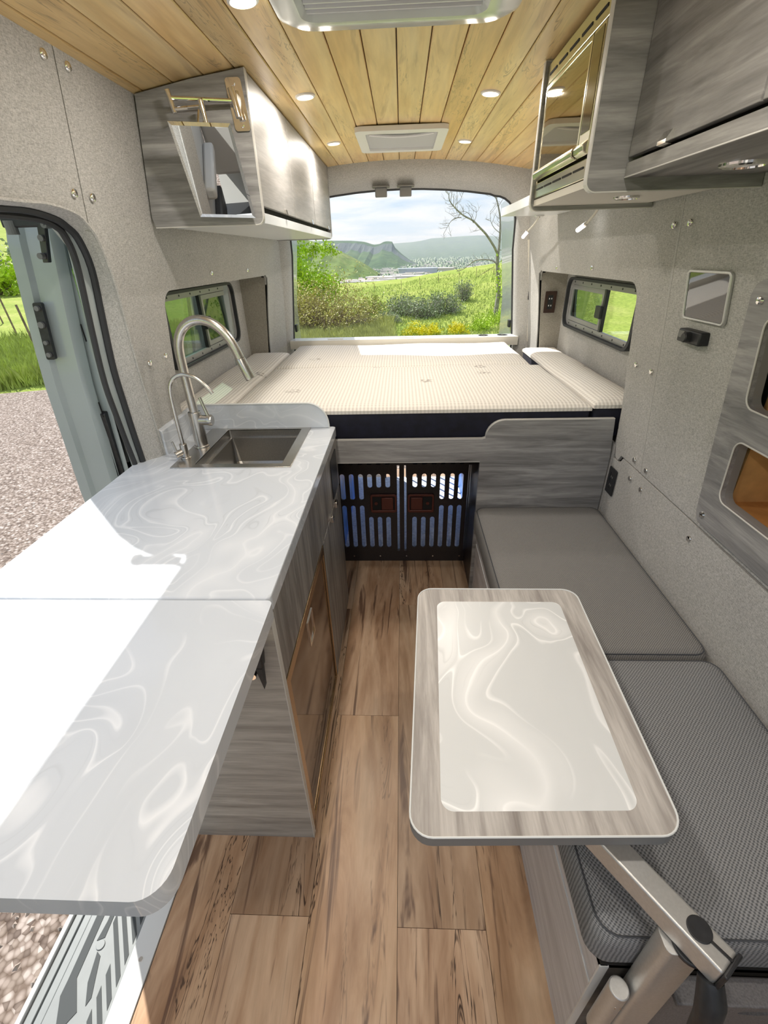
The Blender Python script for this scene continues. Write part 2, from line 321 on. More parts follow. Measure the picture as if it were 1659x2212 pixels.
# ------------------------------------------------------------------ mesh helpers
class MB:
    def __init__(s): s.v = []; s.f = []
    def add(s, vs, fs):
        o = len(s.v); s.v += [tuple(p) for p in vs]; s.f += [tuple(i+o for i in f) for f in fs]; return s
    def box(s, x0, x1, y0, y1, z0, z1):
        return s.add([(x0, y0, z0), (x1, y0, z0), (x1, y1, z0), (x0, y1, z0), (x0, y0, z1), (x1, y0, z1), (x1, y1, z1), (x0, y1, z1)],
                     [(0, 3, 2, 1), (4, 5, 6, 7), (0, 1, 5, 4), (1, 2, 6, 5), (2, 3, 7, 6), (3, 0, 4, 7)])
    def loft(s, loops, caps=True, closed=True):
        n = len(loops[0]); vs = [p for l in loops for p in l]; fs = []
        for k in range(len(loops)-1):
            for i in range(n if closed else n-1):
                j = (i+1) % n; fs.append((k*n+i, k*n+j, (k+1)*n+j, (k+1)*n+i))
        if caps and closed:
            fs.append(tuple(reversed(range(n)))); fs.append(tuple((len(loops)-1)*n+i for i in range(n)))
        return s.add(vs, fs)
    def tube(s, pts, r, seg=10, caps=True):
        pts = [Vector(p) for p in pts]; rs = r if isinstance(r, (list, tuple)) else [r]*len(pts)
        loops = []; prev = None
        for i, p in enumerate(pts):
            a = pts[max(i-1, 0)]; c = pts[min(i+1, len(pts)-1)]; t = (c-a).normalized()
            if prev is None: nrm = t.orthogonal().normalized()
            else: nrm = (prev - t*prev.dot(t)); nrm = nrm.normalized() if nrm.length > 1e-6 else t.orthogonal().normalized()
            prev = nrm; bn = t.cross(nrm)
            loops.append([p + (nrm*math.cos(2*PI*k/seg) + bn*math.sin(2*PI*k/seg))*rs[i] for k in range(seg)])
        return s.loft(loops, caps)
    def cyl(s, a, b, r, r2=None, seg=20): return s.tube([a, b], [r, r if r2 is None else r2], seg)
    def plate(s, outer, holes, fmap, t, pts=()):
        """2D outline with holes, meshed and given thickness t through fmap(u, v, d)"""
        vs = []; es = []
        for lp in [outer]+list(holes):
            o = len(vs); vs += [Vector(p) for p in lp]; es += [(o+i, o+(i+1) % len(lp)) for i in range(len(lp))]
        vs += [Vector(p) for p in pts if inside(p, outer) and not any(inside(p, h) for h in holes)]
        r = delaunay_2d_cdt(vs, es, [], 0, 1e-6)
        V, F = r[0], r[2]; fs = []
        for f in F:
            c = sum((V[i] for i in f), Vector((0, 0)))/len(f)
            if inside(c, outer) and not any(inside(c, h) for h in holes):
                a = sum(V[f[i]].cross(V[f[(i+1) % len(f)]]) for i in range(len(f)))
                fs.append(tuple(f) if a > 0 else tuple(reversed(f)))
        n = len(V); vv = [fmap(p.x, p.y, 0) for p in V]; ff = list(fs)
        if t:
            vv += [fmap(p.x, p.y, t) for p in V]; ff += [tuple(i+n for i in reversed(f)) for f in fs]
            cnt = {}
            for f in fs:
                for i in range(len(f)):
                    a, b = f[i], f[(i+1) % len(f)]; cnt[(a, b)] = 1
            for (a, b) in cnt:
                if (b, a) not in cnt: ff.append((b, a, a+n, b+n))
        return s.add(vv, ff)
def inside(p, poly):
    x, y = p[0], p[1]; c = False; n = len(poly); j = n-1
    for i in range(n):
        xi, yi = poly[i][0], poly[i][1]; xj, yj = poly[j][0], poly[j][1]
        if (yi > y) != (yj > y) and x < (xj-xi)*(y-yi)/(yj-yi)+xi: c = not c
        j = i
    return c
def rrect(x0, x1, y0, y1, r, n=6):
    if not isinstance(r, (tuple, list)): r = (r,)*4
    pts = []
    for (cx, cy, rr, a0) in ((x0, y0, r[0], PI), (x1, y0, r[1], 1.5*PI), (x1, y1, r[2], 0), (x0, y1, r[3], .5*PI)):
        sx = 1 if cx == x0 else -1; sy = 1 if cy == y0 else -1
        if rr <= 0: pts.append((cx, cy)); continue
        for k in range(n+1):
            a = a0 + k*PI/2/n; pts.append((cx+sx*rr+rr*math.cos(a), cy+sy*rr+rr*math.sin(a)))
    return pts
XY = lambda z: (lambda u, v, d: (u, v, z+d))
XZ = lambda y: (lambda u, v, d: (u, y+d, v))
YZ = lambda x: (lambda u, v, d: (x+d, u, v))
LOC = {}
NMAT = {}
def obj(name, mb, mat, parent=None, bevel=0, smooth=False, label=None, seg=2):
    me = bpy.data.meshes.new(name)
    o3 = LOC.get(parent.name, Vector((0, 0, 0))) if parent else Vector((0, 0, 0))
    me.from_pydata([tuple(Vector(v)-o3) for v in mb.v], [], mb.f)
    # outward normals
    import bmesh
    bm = bmesh.new(); bm.from_mesh(me); bmesh.ops.recalc_face_normals(bm, faces=bm.faces[:]); bm.to_mesh(me); bm.free()
    me.materials.append(mat)
    ob = bpy.data.objects.new(name, me); COL.objects.link(ob)
    if parent: ob.parent = parent
    LOC[ob.name] = o3
    if bevel:
        bv = ob.modifiers.new('bevel', 'BEVEL'); bv.width = bevel; bv.segments = seg; bv.limit_method = 'ANGLE'; bv.angle_limit = math.radians(40)
    if smooth or bevel:
        me.polygons.foreach_set('use_smooth', [True]*len(me.polygons))
        try: me.set_sharp_from_angle(angle=math.radians(35))
        except Exception: pass
    if label: ob['label'] = label
    return ob
def thing(name, label, cat, loc=(0, 0, 0), group=None):
    o = bpy.data.objects.new(name, None); COL.objects.link(o); o.location = loc; o.empty_display_size = .05
    LOC[o.name] = Vector(loc); o['label'] = label; o['category'] = cat
    if group: o['group'] = group
    return o
def tagged(o, label, cat, group=None, kind=None):
    o['label'] = label
    if cat: o['category'] = cat
    if group: o['group'] = group
    if kind: o['kind'] = kind
    # move the origin to the base
    me = o.data; a = np.empty(len(me.vertices)*3); me.vertices.foreach_get('co', a); a = a.reshape(-1, 3)
    c = Vector(((a[:, 0].min()+a[:, 0].max())/2, (a[:, 1].min()+a[:, 1].max())/2, a[:, 2].min()))
    if o.parent is None:
        me.transform(Matrix.Translation(-c)); o.location = c; LOC[o.name] = c
    return o
def struct(name, mb, mat, parent=None, label=None, **k):
    o = obj(name, mb, mat, parent, **k)
    if not parent: o['kind'] = 'structure'
    if label: o['label'] = label
    return o
def sroot(name, label=None):
    o = bpy.data.objects.new(name, None); COL.objects.link(o); o['kind'] = 'structure'; LOC[o.name] = Vector((0, 0, 0))
    if label: o['label'] = label
    return o
def dup(root, loc, label=None):
    r = root.copy(); COL.objects.link(r); r.location = loc; LOC[r.name] = Vector(loc)
    if label: r['label'] = label
    for ch in list(root.children):
        c = ch.copy(); COL.objects.link(c); c.parent = r
        for g in list(ch.children):
            d = g.copy(); COL.objects.link(d); d.parent = c
    return r
WZ = [-1, .95, 1.2, 1.43, 1.65, 1.95, 3]; WX = [.87, .87, .85, .82, .782, .752, .65]
_zz = np.linspace(-1, 3, 401); _ws = np.interp(_zz, WZ, WX); _ws = np.convolve(np.pad(_ws, 18, mode='edge'), np.ones(37)/37, mode='valid')
def ww(z): return float(np.interp(z, _zz, _ws))
def arc(c, r, a0, a1, n): return [(c[0]+r*math.cos(a0+(a1-a0)*i/n), c[1]+r*math.sin(a0+(a1-a0)*i/n)) for i in range(n+1)]
zc = lambda x: 2.02-.12*x*x     # ceiling arch

# ================================================================== SETTING
# ---- floor
floor = struct('floor', MB().box(-.70, .87, -1.4, 3.42, -.05, -.004), DARK)
edges = [-.64, -.4735, -.2576, -.0204, .2116, .4416, .6716, .87]
joints = {0: [.1, 1.3], 1: [.5065, 1.72], 2: [-.3, 1.118, 2.3], 3: [.49, 1.75], 4: [-.1, 1.3], 5: [.6], 6: [.2, 1.5]}
joints[1] = [.5065, 1.72]; joints[3] = [.49, 1.75]
for i in range(7):
    ys = [-1.4]+joints[i]+[3.42]
    for a, b_ in zip(ys[:-1], ys[1:]):
        obj('floor_plank', MB().box(edges[i]+.0006, edges[i+1]-.0006, a+.0006, b_-.0006, -.004, 0), HICK, floor)
# ---- ceiling
ceil = struct('ceiling', MB().loft([[(x, y, zc(x)+.014) for x in np.linspace(-.80, .80, 21)]+[(x, y, zc(x)+.05) for x in np.linspace(.80, -.80, 21)] for y in (-1.0, 3.40)]), DARK)
pw = .0893
for k in range(-9, 9):
    a = -.0099+pw*k; b_ = a+pw
    a = max(a, -.775); b_ = min(b_, .775); g = .0014
    if b_-a < .02: continue
    def pz(x): return zc(x)
    xs = [a+g, a+g+.002, (a+b_)/2, b_-g-.002, b_-g]; ds = [.0025, 0, 0, 0, .0025]
    lo = [(x, pz(x)+d) for x, d in zip(xs, ds)]; hi = [(x, pz(x)+.013) for x in reversed([xs[0], xs[2], xs[4]])]
    cuts = [-1.0, 3.36]
    obj('ceiling_plank', MB().loft([[(x, y, z) for x, z in lo+hi] for y in cuts]), MAPLE, ceil)
# ---- side walls
def gridpts(y0, y1, z0, z1, dz=.04, dy=.16):
    return [(y0+i*dy+.013, z0+j*dz+.011) for i in range(int((y1-y0)/dy)+1) for j in range(int((z1-z0)/dz)+1)]
GP = gridpts(-1, 3.4, 0, 2.0)
def wallmap(s, off): return lambda u, v, d: (s*(ww(v)+off+d), u, v)
def shrink(lp, c, k): return [(c[0]+(p[0]-c[0])*k, c[1]+(p[1]-c[1])*k) for p in lp]
alcR = rrect(1.775, 3.06, .90, 1.435, (.03, .03, .05, .05), 6)
alcL = rrect(1.69, 3.06, .90, 1.45, (.03, .03, .05, .05), 6)
# right wall: backing with holes, then the separate upholstered panels
wallR = struct('wall_right', MB().plate([(-1.0, 0), (3.36, 0), (3.36, 1.97), (-1.0, 1.97)],
               [shrink(alcR, (2.42, 1.17), 1.02), [(.02, .91), (1.125, .91), (1.125, 1.43), (.02, 1.43)]], wallmap(1, .014), .02, GP), DARK)
gp = .0018
def wpanel(side, parent, outer, holes=(), off=0.0, name='wall_panel'):
    return obj(name, MB().plate(outer, holes, wallmap(side, off), .012, GP), FAB, parent, smooth=True)
alc_notch = [(1.775, .86), (1.775, .90)]
# large rear panel: left edge follows the alcove; has a small rounded notch by the bed panel
wpanel(1, wallR, [(1.533+gp, .822+gp), (1.70, .822), (1.72, .795), (1.745, .80), (1.76, .84), (1.775, .93), (1.775, .95)]+[(1.776, 1.0), (3.30, .95), (3.33, 1.97), (1.533+gp, 1.97)],
       [[p for p in rrect(1.777, 3.06, .955, 1.435, (.0, .0, .05, .05), 6)]])
wpanel(1, wallR, [(-1.0, .822+gp), (1.533-gp, .822+gp), (1.533-gp, 1.97), (-1.0, 1.97)], [[(.03, .92), (1.12, .92), (1.12, 1.42), (.03, 1.42)]], -.001)
wpanel(1, wallR, [(1.545+gp, 0), (1.76, 0), (1.76, .79), (1.70, .79), (1.68, .818), (1.545+gp, .818)])
wpanel(1, wallR, [(-1.0, 0), (1.545-gp, 0), (1.545-gp, .818), (-1.0, .818)], (), -.002)
wpanel(1, wallR, [(1.77, 0), (3.30, 0), (3.30, .84), (1.77, .84)], (), .004)
# left wall with the side door opening
A = [(1.500, 0.), (1.500, .95), (1.472, 1.12), (1.445, 1.243), (1.415, 1.40), (1.387, 1.504), (1.346, 1.591), (1.310, 1.625), (1.268, 1.646), (1.175, 1.657), (1.04, 1.654), (.6, 1.655), (.15, 1.655), (.08, 1.63), (.05, 1.55), (.05, 0.)]
wallL = struct('wall_left', MB().plate([(-.4, 0), (.03, 0), (.03, 1.58), (.07, 1.66), (.15, 1.672), (1.18, 1.672), (1.28, 1.665), (1.36, 1.60), (1.40, 1.51), (1.46, 1.24), (1.515, .95), (1.515, 0), (3.36, 0), (3.36, 1.97), (-.4, 1.97)],
               [shrink(alcL, (2.38, 1.17), 1.02)], wallmap(-1, .014), .02, GP), DARK)
fr_ = [(1.323-gp, p) for p in (1.97,)]
wpanel(-1, wallL, [(-.4, 0), (.05, 0), (.05, 1.55), (.08, 1.63), (.15, 1.655), (.6, 1.655), (1.04, 1.654), (1.175, 1.657), (1.268, 1.646), (1.31, 1.625), (1.323-gp, 1.614), (1.323-gp, 1.97), (-.4, 1.97)])
wpanel(-1, wallL, [(1.500, 0), (3.30, 0), (3.33, 1.97), (1.323+gp, 1.97), (1.323+gp, 1.612), (1.346, 1.591), (1.387, 1.504), (1.415, 1.40), (1.445, 1.243), (1.472, 1.12), (1.500, .95)],
       [rrect(1.69, 3.06, .94, 1.45, (0, 0, .05, .05), 6)])
# alcoves (flares) around the bed
for s, lp, y0, y1, zt, par in ((1, alcR, 1.775, 3.06, 1.435, wallR), (-1, alcL, 1.69, 3.06, 1.45, wallL)):
    wy0, wy1, wz0, wz1 = (2.06, 2.95, 1.155, 1.395) if s > 0 else (1.97, 2.83, 1.13, 1.42)
    obj('alcove_panel', MB().plate([(y0-.02, .84), (y1+.02, .84), (y1+.02, zt+.02), (y0-.02, zt+.02)], [rrect(wy0, wy1, wz0, wz1, .055)], YZ(s*.99), s*.014), FAB, par)
    # alcove top, slopes outwards; near side; far side
    x0 = s*ww(zt)
    obj('alcove_panel', MB().loft([[(s*(ww(zt)+.004), y, zt+.001), (s*.99, y, zt+.001), (s*.99, y, zt+.012), (s*(ww(zt)+.004), y, zt+.012)] for y in (y0, y1)]), FAB, par)
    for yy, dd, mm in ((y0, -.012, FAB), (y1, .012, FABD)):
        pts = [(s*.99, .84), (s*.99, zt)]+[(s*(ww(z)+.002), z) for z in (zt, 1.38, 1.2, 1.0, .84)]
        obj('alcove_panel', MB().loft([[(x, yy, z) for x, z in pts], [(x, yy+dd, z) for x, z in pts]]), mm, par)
# piping line around the rear edge of the alcoves
for s, zt, par in ((1, 1.435, wallR), (-1, 1.45, wallL)):
    path = [(s*(ww(z)-.001), 3.062, z) for z in (1.0, 1.1, 1.2, 1.3, zt-.05)]+[(s*(ww(zt)-.001), 3.045, zt-.012), (s*(ww(zt)-.001), 3.01, zt)]
    obj('piping', MB().tube(path, .004, 6), GREYP, par, smooth=True)

# windows in the alcoves
def window(n, s, y0, y1, z0, z1, meet, label):
    root = sroot(n, label)
    fm = YZ(s*.982)
    x = s*.985
    obj('window_gasket', MB().plate(rrect(y0-.016, y1+.012, z0-.010, z1+.010, .062), [rrect(y0+.004, y1-.002, z0+.002, z1-.002, .05)], YZ(s*.960), s*.062), BLKR, root)
    obj('window_frame', MB().plate(rrect(y0, y1, z0, z1, .055), [rrect(y0+.026, y1-.026, z0+.026, z1-.026, .035)], YZ(s*.978), s*.012), GREYP if False else ALUD, root, bevel=.001)
    # fixed (near) pane and sliding (far) pane in a slim frame
    obj('window_pane', MB().box(min(s*.994, s*.997), max(s*.994, s*.997), y0+.02, meet+.02, z0+.02, z1-.02), GLASS, root)
    sash = obj('sliding_sash', MB().plate(rrect(meet-.012, y1-.03, z0+.028, z1-.028, .02), [rrect(meet+.018, y1-.052, z0+.05, z1-.05, .012)], YZ(s*.980), s*.01), ALUD, root, bevel=.001)
    obj('window_pane', MB().box(min(s*.985, s*.988), max(s*.985, s*.988), meet, y1-.04, z0+.04, z1-.04), GLASSD, root)
    obj('meeting_post', MB().box(min(s*.975, s*.992), max(s*.975, s*.992), meet-.034, meet-.013, z0+.025, z1-.025), BLK, root)
    obj('window_latch', MB().box(min(s*.962, s*.98), max(s*.962, s*.98), meet-.03, meet+.035, (z0+z1)/2-.035, (z0+z1)/2+.02), BLK, root, bevel=.002)
    for zz in (z0+.013, z1-.013):
        for k in range(7):
            yy = y0+.07+k*(y1-y0-.14)/6
            obj('screw', MB().cyl((s*.9785, yy, zz), (s*.976, yy, zz), .0042, seg=8), BLK, root)
    return root
ALUD = plain('grey_window_frame', (.30, .30, .295), .4, .15)
window('window_1', -1, 1.97, 2.83, 1.13, 1.42, 2.40, 'left sliding side window above the bed')
window('window_2', 1, 2.06, 2.95, 1.155, 1.395, 2.45, 'right sliding side window above the bed')

# side door opening: upholstered jamb, then black seal and painted body edge
B = [(1.439, 0.), (1.439, .95), (1.418, 1.12), (1.398, 1.251), (1.390, 1.40), (1.379, 1.53), (1.344, 1.600), (1.305, 1.625), (1.262, 1.640), (1.175, 1.650), (1.04, 1.648), (.6, 1.648), (.16, 1.645), (.10, 1.62), (.07, 1.54), (.07, 0.)]
Cc = [(1.424, 0.), (1.414, .935), (1.385, 1.10), (1.362, 1.22), (1.352, 1.39), (1.340, 1.545), (1.312, 1.605), (1.285, 1.622), (1.245, 1.633), (1.175, 1.636), (1.04, 1.636), (.6, 1.636), (.17, 1.63), (.115, 1.61), (.09, 1.53), (.09, 0.)]
def ring3(pts, off): return [(-(ww(z)+off), y, z) for y, z in pts]
def catm(pts, n=4):
    out = []
    for i in range(len(pts)-1):
        p0 = Vector(pts[max(i-1, 0)]); p1 = Vector(pts[i]); p2 = Vector(pts[i+1]); p3 = Vector(pts[min(i+2, len(pts)-1)])
        for k in range(n):
            t = k/n; out.append(tuple(.5*((2*p1)+(p2-p0)*t+(2*p0-5*p1+4*p2-p3)*t*t+(3*p1-p0-3*p2+p3)*t**3)))
    out.append(tuple(pts[-1])); return out
A_, B_, C_ = catm(A[1:-1]), catm(B[1:-1]), catm(Cc[1:-1])
A_ = [A[0]]+A_+[A[-1]]; B_ = [B[0]]+B_+[B[-1]]; C_ = [Cc[0]]+C_+[Cc[-1]]
mid = [((a[0]*.62+b_[0]*.38), (a[1]*.62+b_[1]*.38)) for a, b_ in zip(A_, B_)]
d1 = sroot('door_1', 'side door opening with padded jamb and rubber seal')
obj('padded_jamb', MB().loft([ring3(A_, .014), ring3(A_, -.004), ring3(mid, .004), ring3(B_, .045)], caps=False, closed=False), FAB, d1, smooth=True)
obj('piping', MB().tube(ring3(A_, -.004), .0045, 6), FAB, d1, smooth=True)
obj('door_seal', MB().tube(ring3(B_, .048), .011, 8), BLKR, d1, smooth=True)
inn = [((b_[0]+c[0])/2, (b_[1]+c[1])/2) for b_, c in zip(B_, C_)]
obj('body_flange', MB().loft([ring3(B_, .05), ring3(inn, .056), ring3(C_, .062)], caps=False, closed=False), PAINTD if False else PAINT, d1, smooth=True)
obj('door_seal', MB().tube(ring3(C_, .062), .0085, 8), BLKR, d1, smooth=True)
# body side around the opening, outside
outer = [(-.4, -.35), (.05, -.35), (.06, 1.56), (.11, 1.63), (.17, 1.65), (1.18, 1.652), (1.28, 1.642), (1.35, 1.58), (1.365, 1.45), (1.385, 1.2), (1.43, .93), (1.45, -.35), (3.44, -.35), (3.44, 2.02), (-.4, 2.02)]
def bodymap(s): return lambda u, v, d: (s*(ww(v)+.075+d + (.10 if v < 1.5 else 0)*(1 if (u > 1.47 or s > 0) else 0)), u, v)
body = sroot('wall_outer', 'painted van body shell')
obj('body_side', MB().plate(outer, [rrect(1.98, 2.82, 1.14, 1.41, .05)], bodymap(-1), .01, GP), PAINT, body)
outerR = [(-1.0, -.35), (3.44, -.35), (3.44, 2.02), (-1.0, 2.02)]
obj('body_side', MB().plate(outerR, [rrect(2.07, 2.94, 1.165, 1.385, .05)], bodymap(1), .01, GP), PAINT, body)
obj('header_shade_strip', MB().loft([[(-(ww(1.66)+.075), y, 1.652), (-(ww(1.66)+.115), y, 1.650), (-(ww(1.66)+.115), y, 1.70), (-(ww(1.66)+.075), y, 1.71)] for y in (.05, 3.44)]), PAINT, body)  # strip added along the door header to move its shadow edge outward
obj('body_roof', MB().loft([[(x, y, zc(x)+.07) for x in np.linspace(-.86, .86, 13)]+[(x, y, zc(x)+.10) for x in np.linspace(.86, -.86, 13)] for y in (-1.0, 3.46)]), PAINT, body)
obj('body_underside', MB().box(-.80, .93, -1.4, 3.5, -.20, -.052), BLKM, body)

# step tread and threshold
st = sroot('trim_1', 'side door step with ribbed grip bars')
obj('threshold_strip', MB().box(-.70, -.642, .06, 1.45, -.052, .003), WHITES, st, bevel=.001)
for yy in (.41, .9): obj('screw', MB().cyl((-.671, yy, .003), (-.671, yy, .0045), .005, seg=12), CHROME, st)
obj('step_tread', MB().box(-.862, -.702, .06, 1.44, -.05, -.021), TREAD, st)
obj('sill_rail', MB().box(-.884, -.864, .06, 1.44, -.055, -.024), TREAD, st, bevel=.002)
obj('sill_rail', MB().box(-.908, -.888, .06, 1.44, -.055, -.024), TREAD, st, bevel=.002)
obj('sill_rail', MB().box(-.924, -.911, .06, 1.44, -.055, -.015), WHITES, st, bevel=.002)
obj('sill_channel', MB().box(-.93, -.862, .06, 1.44, -.06, -.034), BLKM, st)
for k in range(16):   # diagonal grip bars
    y = .124+k*.040; f = .5 if (y < .34) else 1.0
    pr_ = [(-.717, y), (-.717, y+.021), (-.717-.077*f, y+.021+.122*f), (-.717-.077*f, y+.122*f)]
    obj('tread_grip', MB().plate(pr_, [], XY(-.0215), .0016), GRIP, st)
obj('tread_grip', MB().plate([(-.831, .9), (-.852, .9), (-.846, .372), (-.847, .345), (-.817, .28), (-.789, .32), (-.826, .378)], [], XY(-.0215), .0018), GRIP, st)
obj('tread_grip', MB().plate([(-.8055, .9), (-.818, .9), (-.811, .49), (-.817, .449), (-.799, .456)], [], XY(-.0215), .0018), GRIP, st)
obj('tread_grip', MB().plate([(-.803, .428), (-.790, .420), (-.768, .345), (-.774, .33), (-.793, .37)], [], XY(-.0215), .0018), GRIP, st)
obj('tread_badge', MB().cyl((-.802, .441, -.021), (-.802, .441, -.0185), .011, seg=20), TREAD, st, bevel=.001)

# ---- rear wall: pillars and header round the rear opening
wb = sroot('wall_back', 'padded surround of the open rear doorway')
def openpts(w0, zt, r, zb, arch): # opening outline (x, z), clockwise from bottom left
    L = [(-w0-.03, zb)]
    L += [(-w0-.02, 1.0), (-w0+.01, 1.3), (-w0+.035, 1.55)]
    top = [(-w0+.035+r*(1-math.cos(a)), zt-arch-r+r*math.sin(a)) for a in np.linspace(.15, PI/2, 7)]
    L += top
    L += [(x, zt-arch*(abs(x)/(w0-r))**2) for x in np.linspace(-(w0-r-.06), (w0-r-.06), 9)]
    L += [(-x, z) for x, z in reversed(top)]
    L += [(w0-.035, 1.55), (w0-.01, 1.3), (w0+.02, 1.0), (w0+.03, zb)]
    return L
def bl(pts, y): return [(x, y, z) for x, z in pts]
o1 = openpts(.775, 1.935, .15, 0, .055)   # soft front edge of the padding
o2 = openpts(.765, 1.905, .15, 0, .05)
o3 = openpts(.765, 1.895, .15, 0, .05)
def outl(pts, k):
    r = []
    for x, z in pts:
        zz = min(z, 1.95); X = ww(zz)*1.003*(1 if x > 0 else -1)
        if abs(x) < .62 or z > 1.84: r.append((x*1.07 if abs(x) < .66 else X, zc(x*1.07)+.002))
        else: r.append((X, z))
    return r
ou = outl(o1, 1)
obj('padded_surround', MB().loft([bl(ou, 3.30), bl([((a[0]*.75+b_[0]*.25), (a[1]*.75+b_[1]*.25)) for a, b_ in zip(ou, o1)], 3.305), bl([((a[0]*.3+b_[0]*.7), (a[1]*.3+b_[1]*.7)) for a, b_ in zip(ou, o1)], 3.325), bl(o1, 3.345), bl(o2, 3.385), bl(o3, 3.43)], caps=False, closed=False), FAB, wb, smooth=True)
obj('door_seal', MB().tube(bl(o3, 3.435), .009, 8), BLKR, wb, smooth=True)
obj('body_flange', MB().loft([bl(outl(o3, 1), 3.44), bl(o3, 3.44), bl(o3, 3.46), bl([(x*1.12, z*1.045) for x, z in o3], 3.46)], caps=False, closed=False), PAINT, wb)
for s in (-1, 1):
    obj('edge_trim', MB().tube([(s*(ww(z)+.002), 3.30, z) for z in (1.0, 1.2, 1.4, 1.6)], .010, 8), CREAM, wb, smooth=True)
# sill ledge with cup holders at the foot of the opening
lg = thing('window_ledge', 'long white ledge with two cup holders behind the mattress', 'ledge', (0, 3.38, .96))
hol = [arc((x, 3.385), .034, 0, 2*PI, 24)[:-1] for x in (.57, .70)]
obj('ledge_board', MB().plate(rrect(-.785, .80, 3.325, 3.445, .006, 2), hol, XY(1.010), .020), WHITES, lg)
obj('front_lip', MB().box(-.785, .80, 3.318, 3.325, .975, 1.030), CREAM, lg)
for x in (.57, .70):
    obj('cup_holder', MB().loft([[(x+rr*math.cos(a), 3.385+rr*math.sin(a), z) for a in np.linspace(0, 2*PI, 25)[:-1]] for rr, z in ((.040, 1.030), (.040, 1.033), (.033, 1.033), (.031, .97), (.001, .97))], caps=False), CHROME, lg, smooth=True)
for x in (-.47, .03): obj('lid_pull', MB().box(x-.055, x+.055, 3.36, 3.372, 1.030, 1.033), CREAM, lg, bevel=.001)
for x in (-.122, .028):
    t = thing('door_catch', 'grey catch block under the rear header, ' + ('left' if x < 0 else 'right') + ' of the pair', 'catch', (x, 3.37, 1.85), 'rear header catches')
    obj('catch_plate', MB().box(x-.052, x+.052, 3.33, 3.39, 1.895, 1.903), GREYP, t, bevel=.002)
    obj('catch_body', MB().box(x-.036, x+.036, 3.35, 3.385, 1.848, 1.896), GREYP, t, bevel=.004)
# open rear doors outside
for s, nm in ((-1, 'left'), (1, 'right')):
    xa, xb = s*.785, s*(.895 if s < 0 else .845)
    t = thing('rear_door', f'grey painted rear cargo door swung open, {nm} side', 'door', (s*.8, 3.8, 0), 'open rear doors')
    def dl(y, x, z): return (x + s*(-.10 if z > 1.2 else 0)*(z-1.2), y, z)
    zs = [-.2, .6, 1.2, 1.5, 1.86]
    obj('door_panel', MB().loft([[(xa+s*-.1*max(0, z-1.2)*1.2, 3.475, z), (xb+s*-.1*max(0, z-1.2)*1.2, 4.22, z), (xb+s*.05+s*-.1*max(0, z-1.2)*1.2, 4.22, z), (xa+s*.05+s*-.1*max(0, z-1.2)*1.2, 3.475, z)] for z in zs]), PAINT, t, bevel=.008)
    obj('door_catch', MB().box(min(xa-.004*s, xa-.02*s)+.006*s, max(xa-.004*s, xa-.02*s)+.006*s, 3.53, 3.58, 1.06, 1.11), BLK, t, bevel=.004)

# screws on the wall panels
def screw(s, y, z, parent):
    x = ww(z)-.003
    obj('wall_screw', MB().tube([(s*(x+.003), y, z), (s*x, y, z), (s*(x-.003), y, z), (s*(x-.0045), y, z)], [.0105, .0105, .0085, .004], 12), CHROME, parent, smooth=True)
for y, z in ((1.576, 1.594), (1.492, 1.596), (1.713, 1.171), (1.600, 1.172), (1.503, 1.174), (1.593, .850), (1.500, .849), (1.590, .775), (1.500, .773), (1.179, .769), (2.704, 1.459), (2.207, 1.470)):
    screw(1, y, z, wallR)
for y, z in ((1.280, 1.927), (1.362, 1.929), (1.285, 1.687), (1.358, 1.685), (1.525, 1.247), (1.64, 1.249), (2.14, 1.492), (2.655, 1.488)):
    screw(-1, y, z, wallL)

# ================================================================== BED
bp = thing('bed_front_board', 'grey laminate bed front board with raised rounded right section', 'panel', (0, 1.795, 0))
outl_ = [(-.284, .765), (.3285, .765), (.3285, .0), (.868, .0), (.868, .78), (.853, .9475), (.418, .9475)] + arc((.418, .8725), .075, PI/2, PI, 8)[1:] + [(.331, .8685), (-.284, .8685)]
obj('board', MB().plate(outl_, [], XZ(1.785), .016), LX, bp)
edge = [(.853, .9475), (.418, .9475)] + arc((.418, .8725), .075, PI/2, PI, 8)[1:] + [(.331, .869), (-.284, .869)]
obj('edge_band', MB().loft([[(x, 1.7845, z+.0006), (x, 1.8015, z+.0006), (x, 1.8015, z-.003), (x, 1.7845, z-.003)] for x, z in edge]), EDGE, bp)
obj('edge_band', MB().box(-.284, .3285, 1.7845, 1.8015, .7635, .766), EDGE, bp)
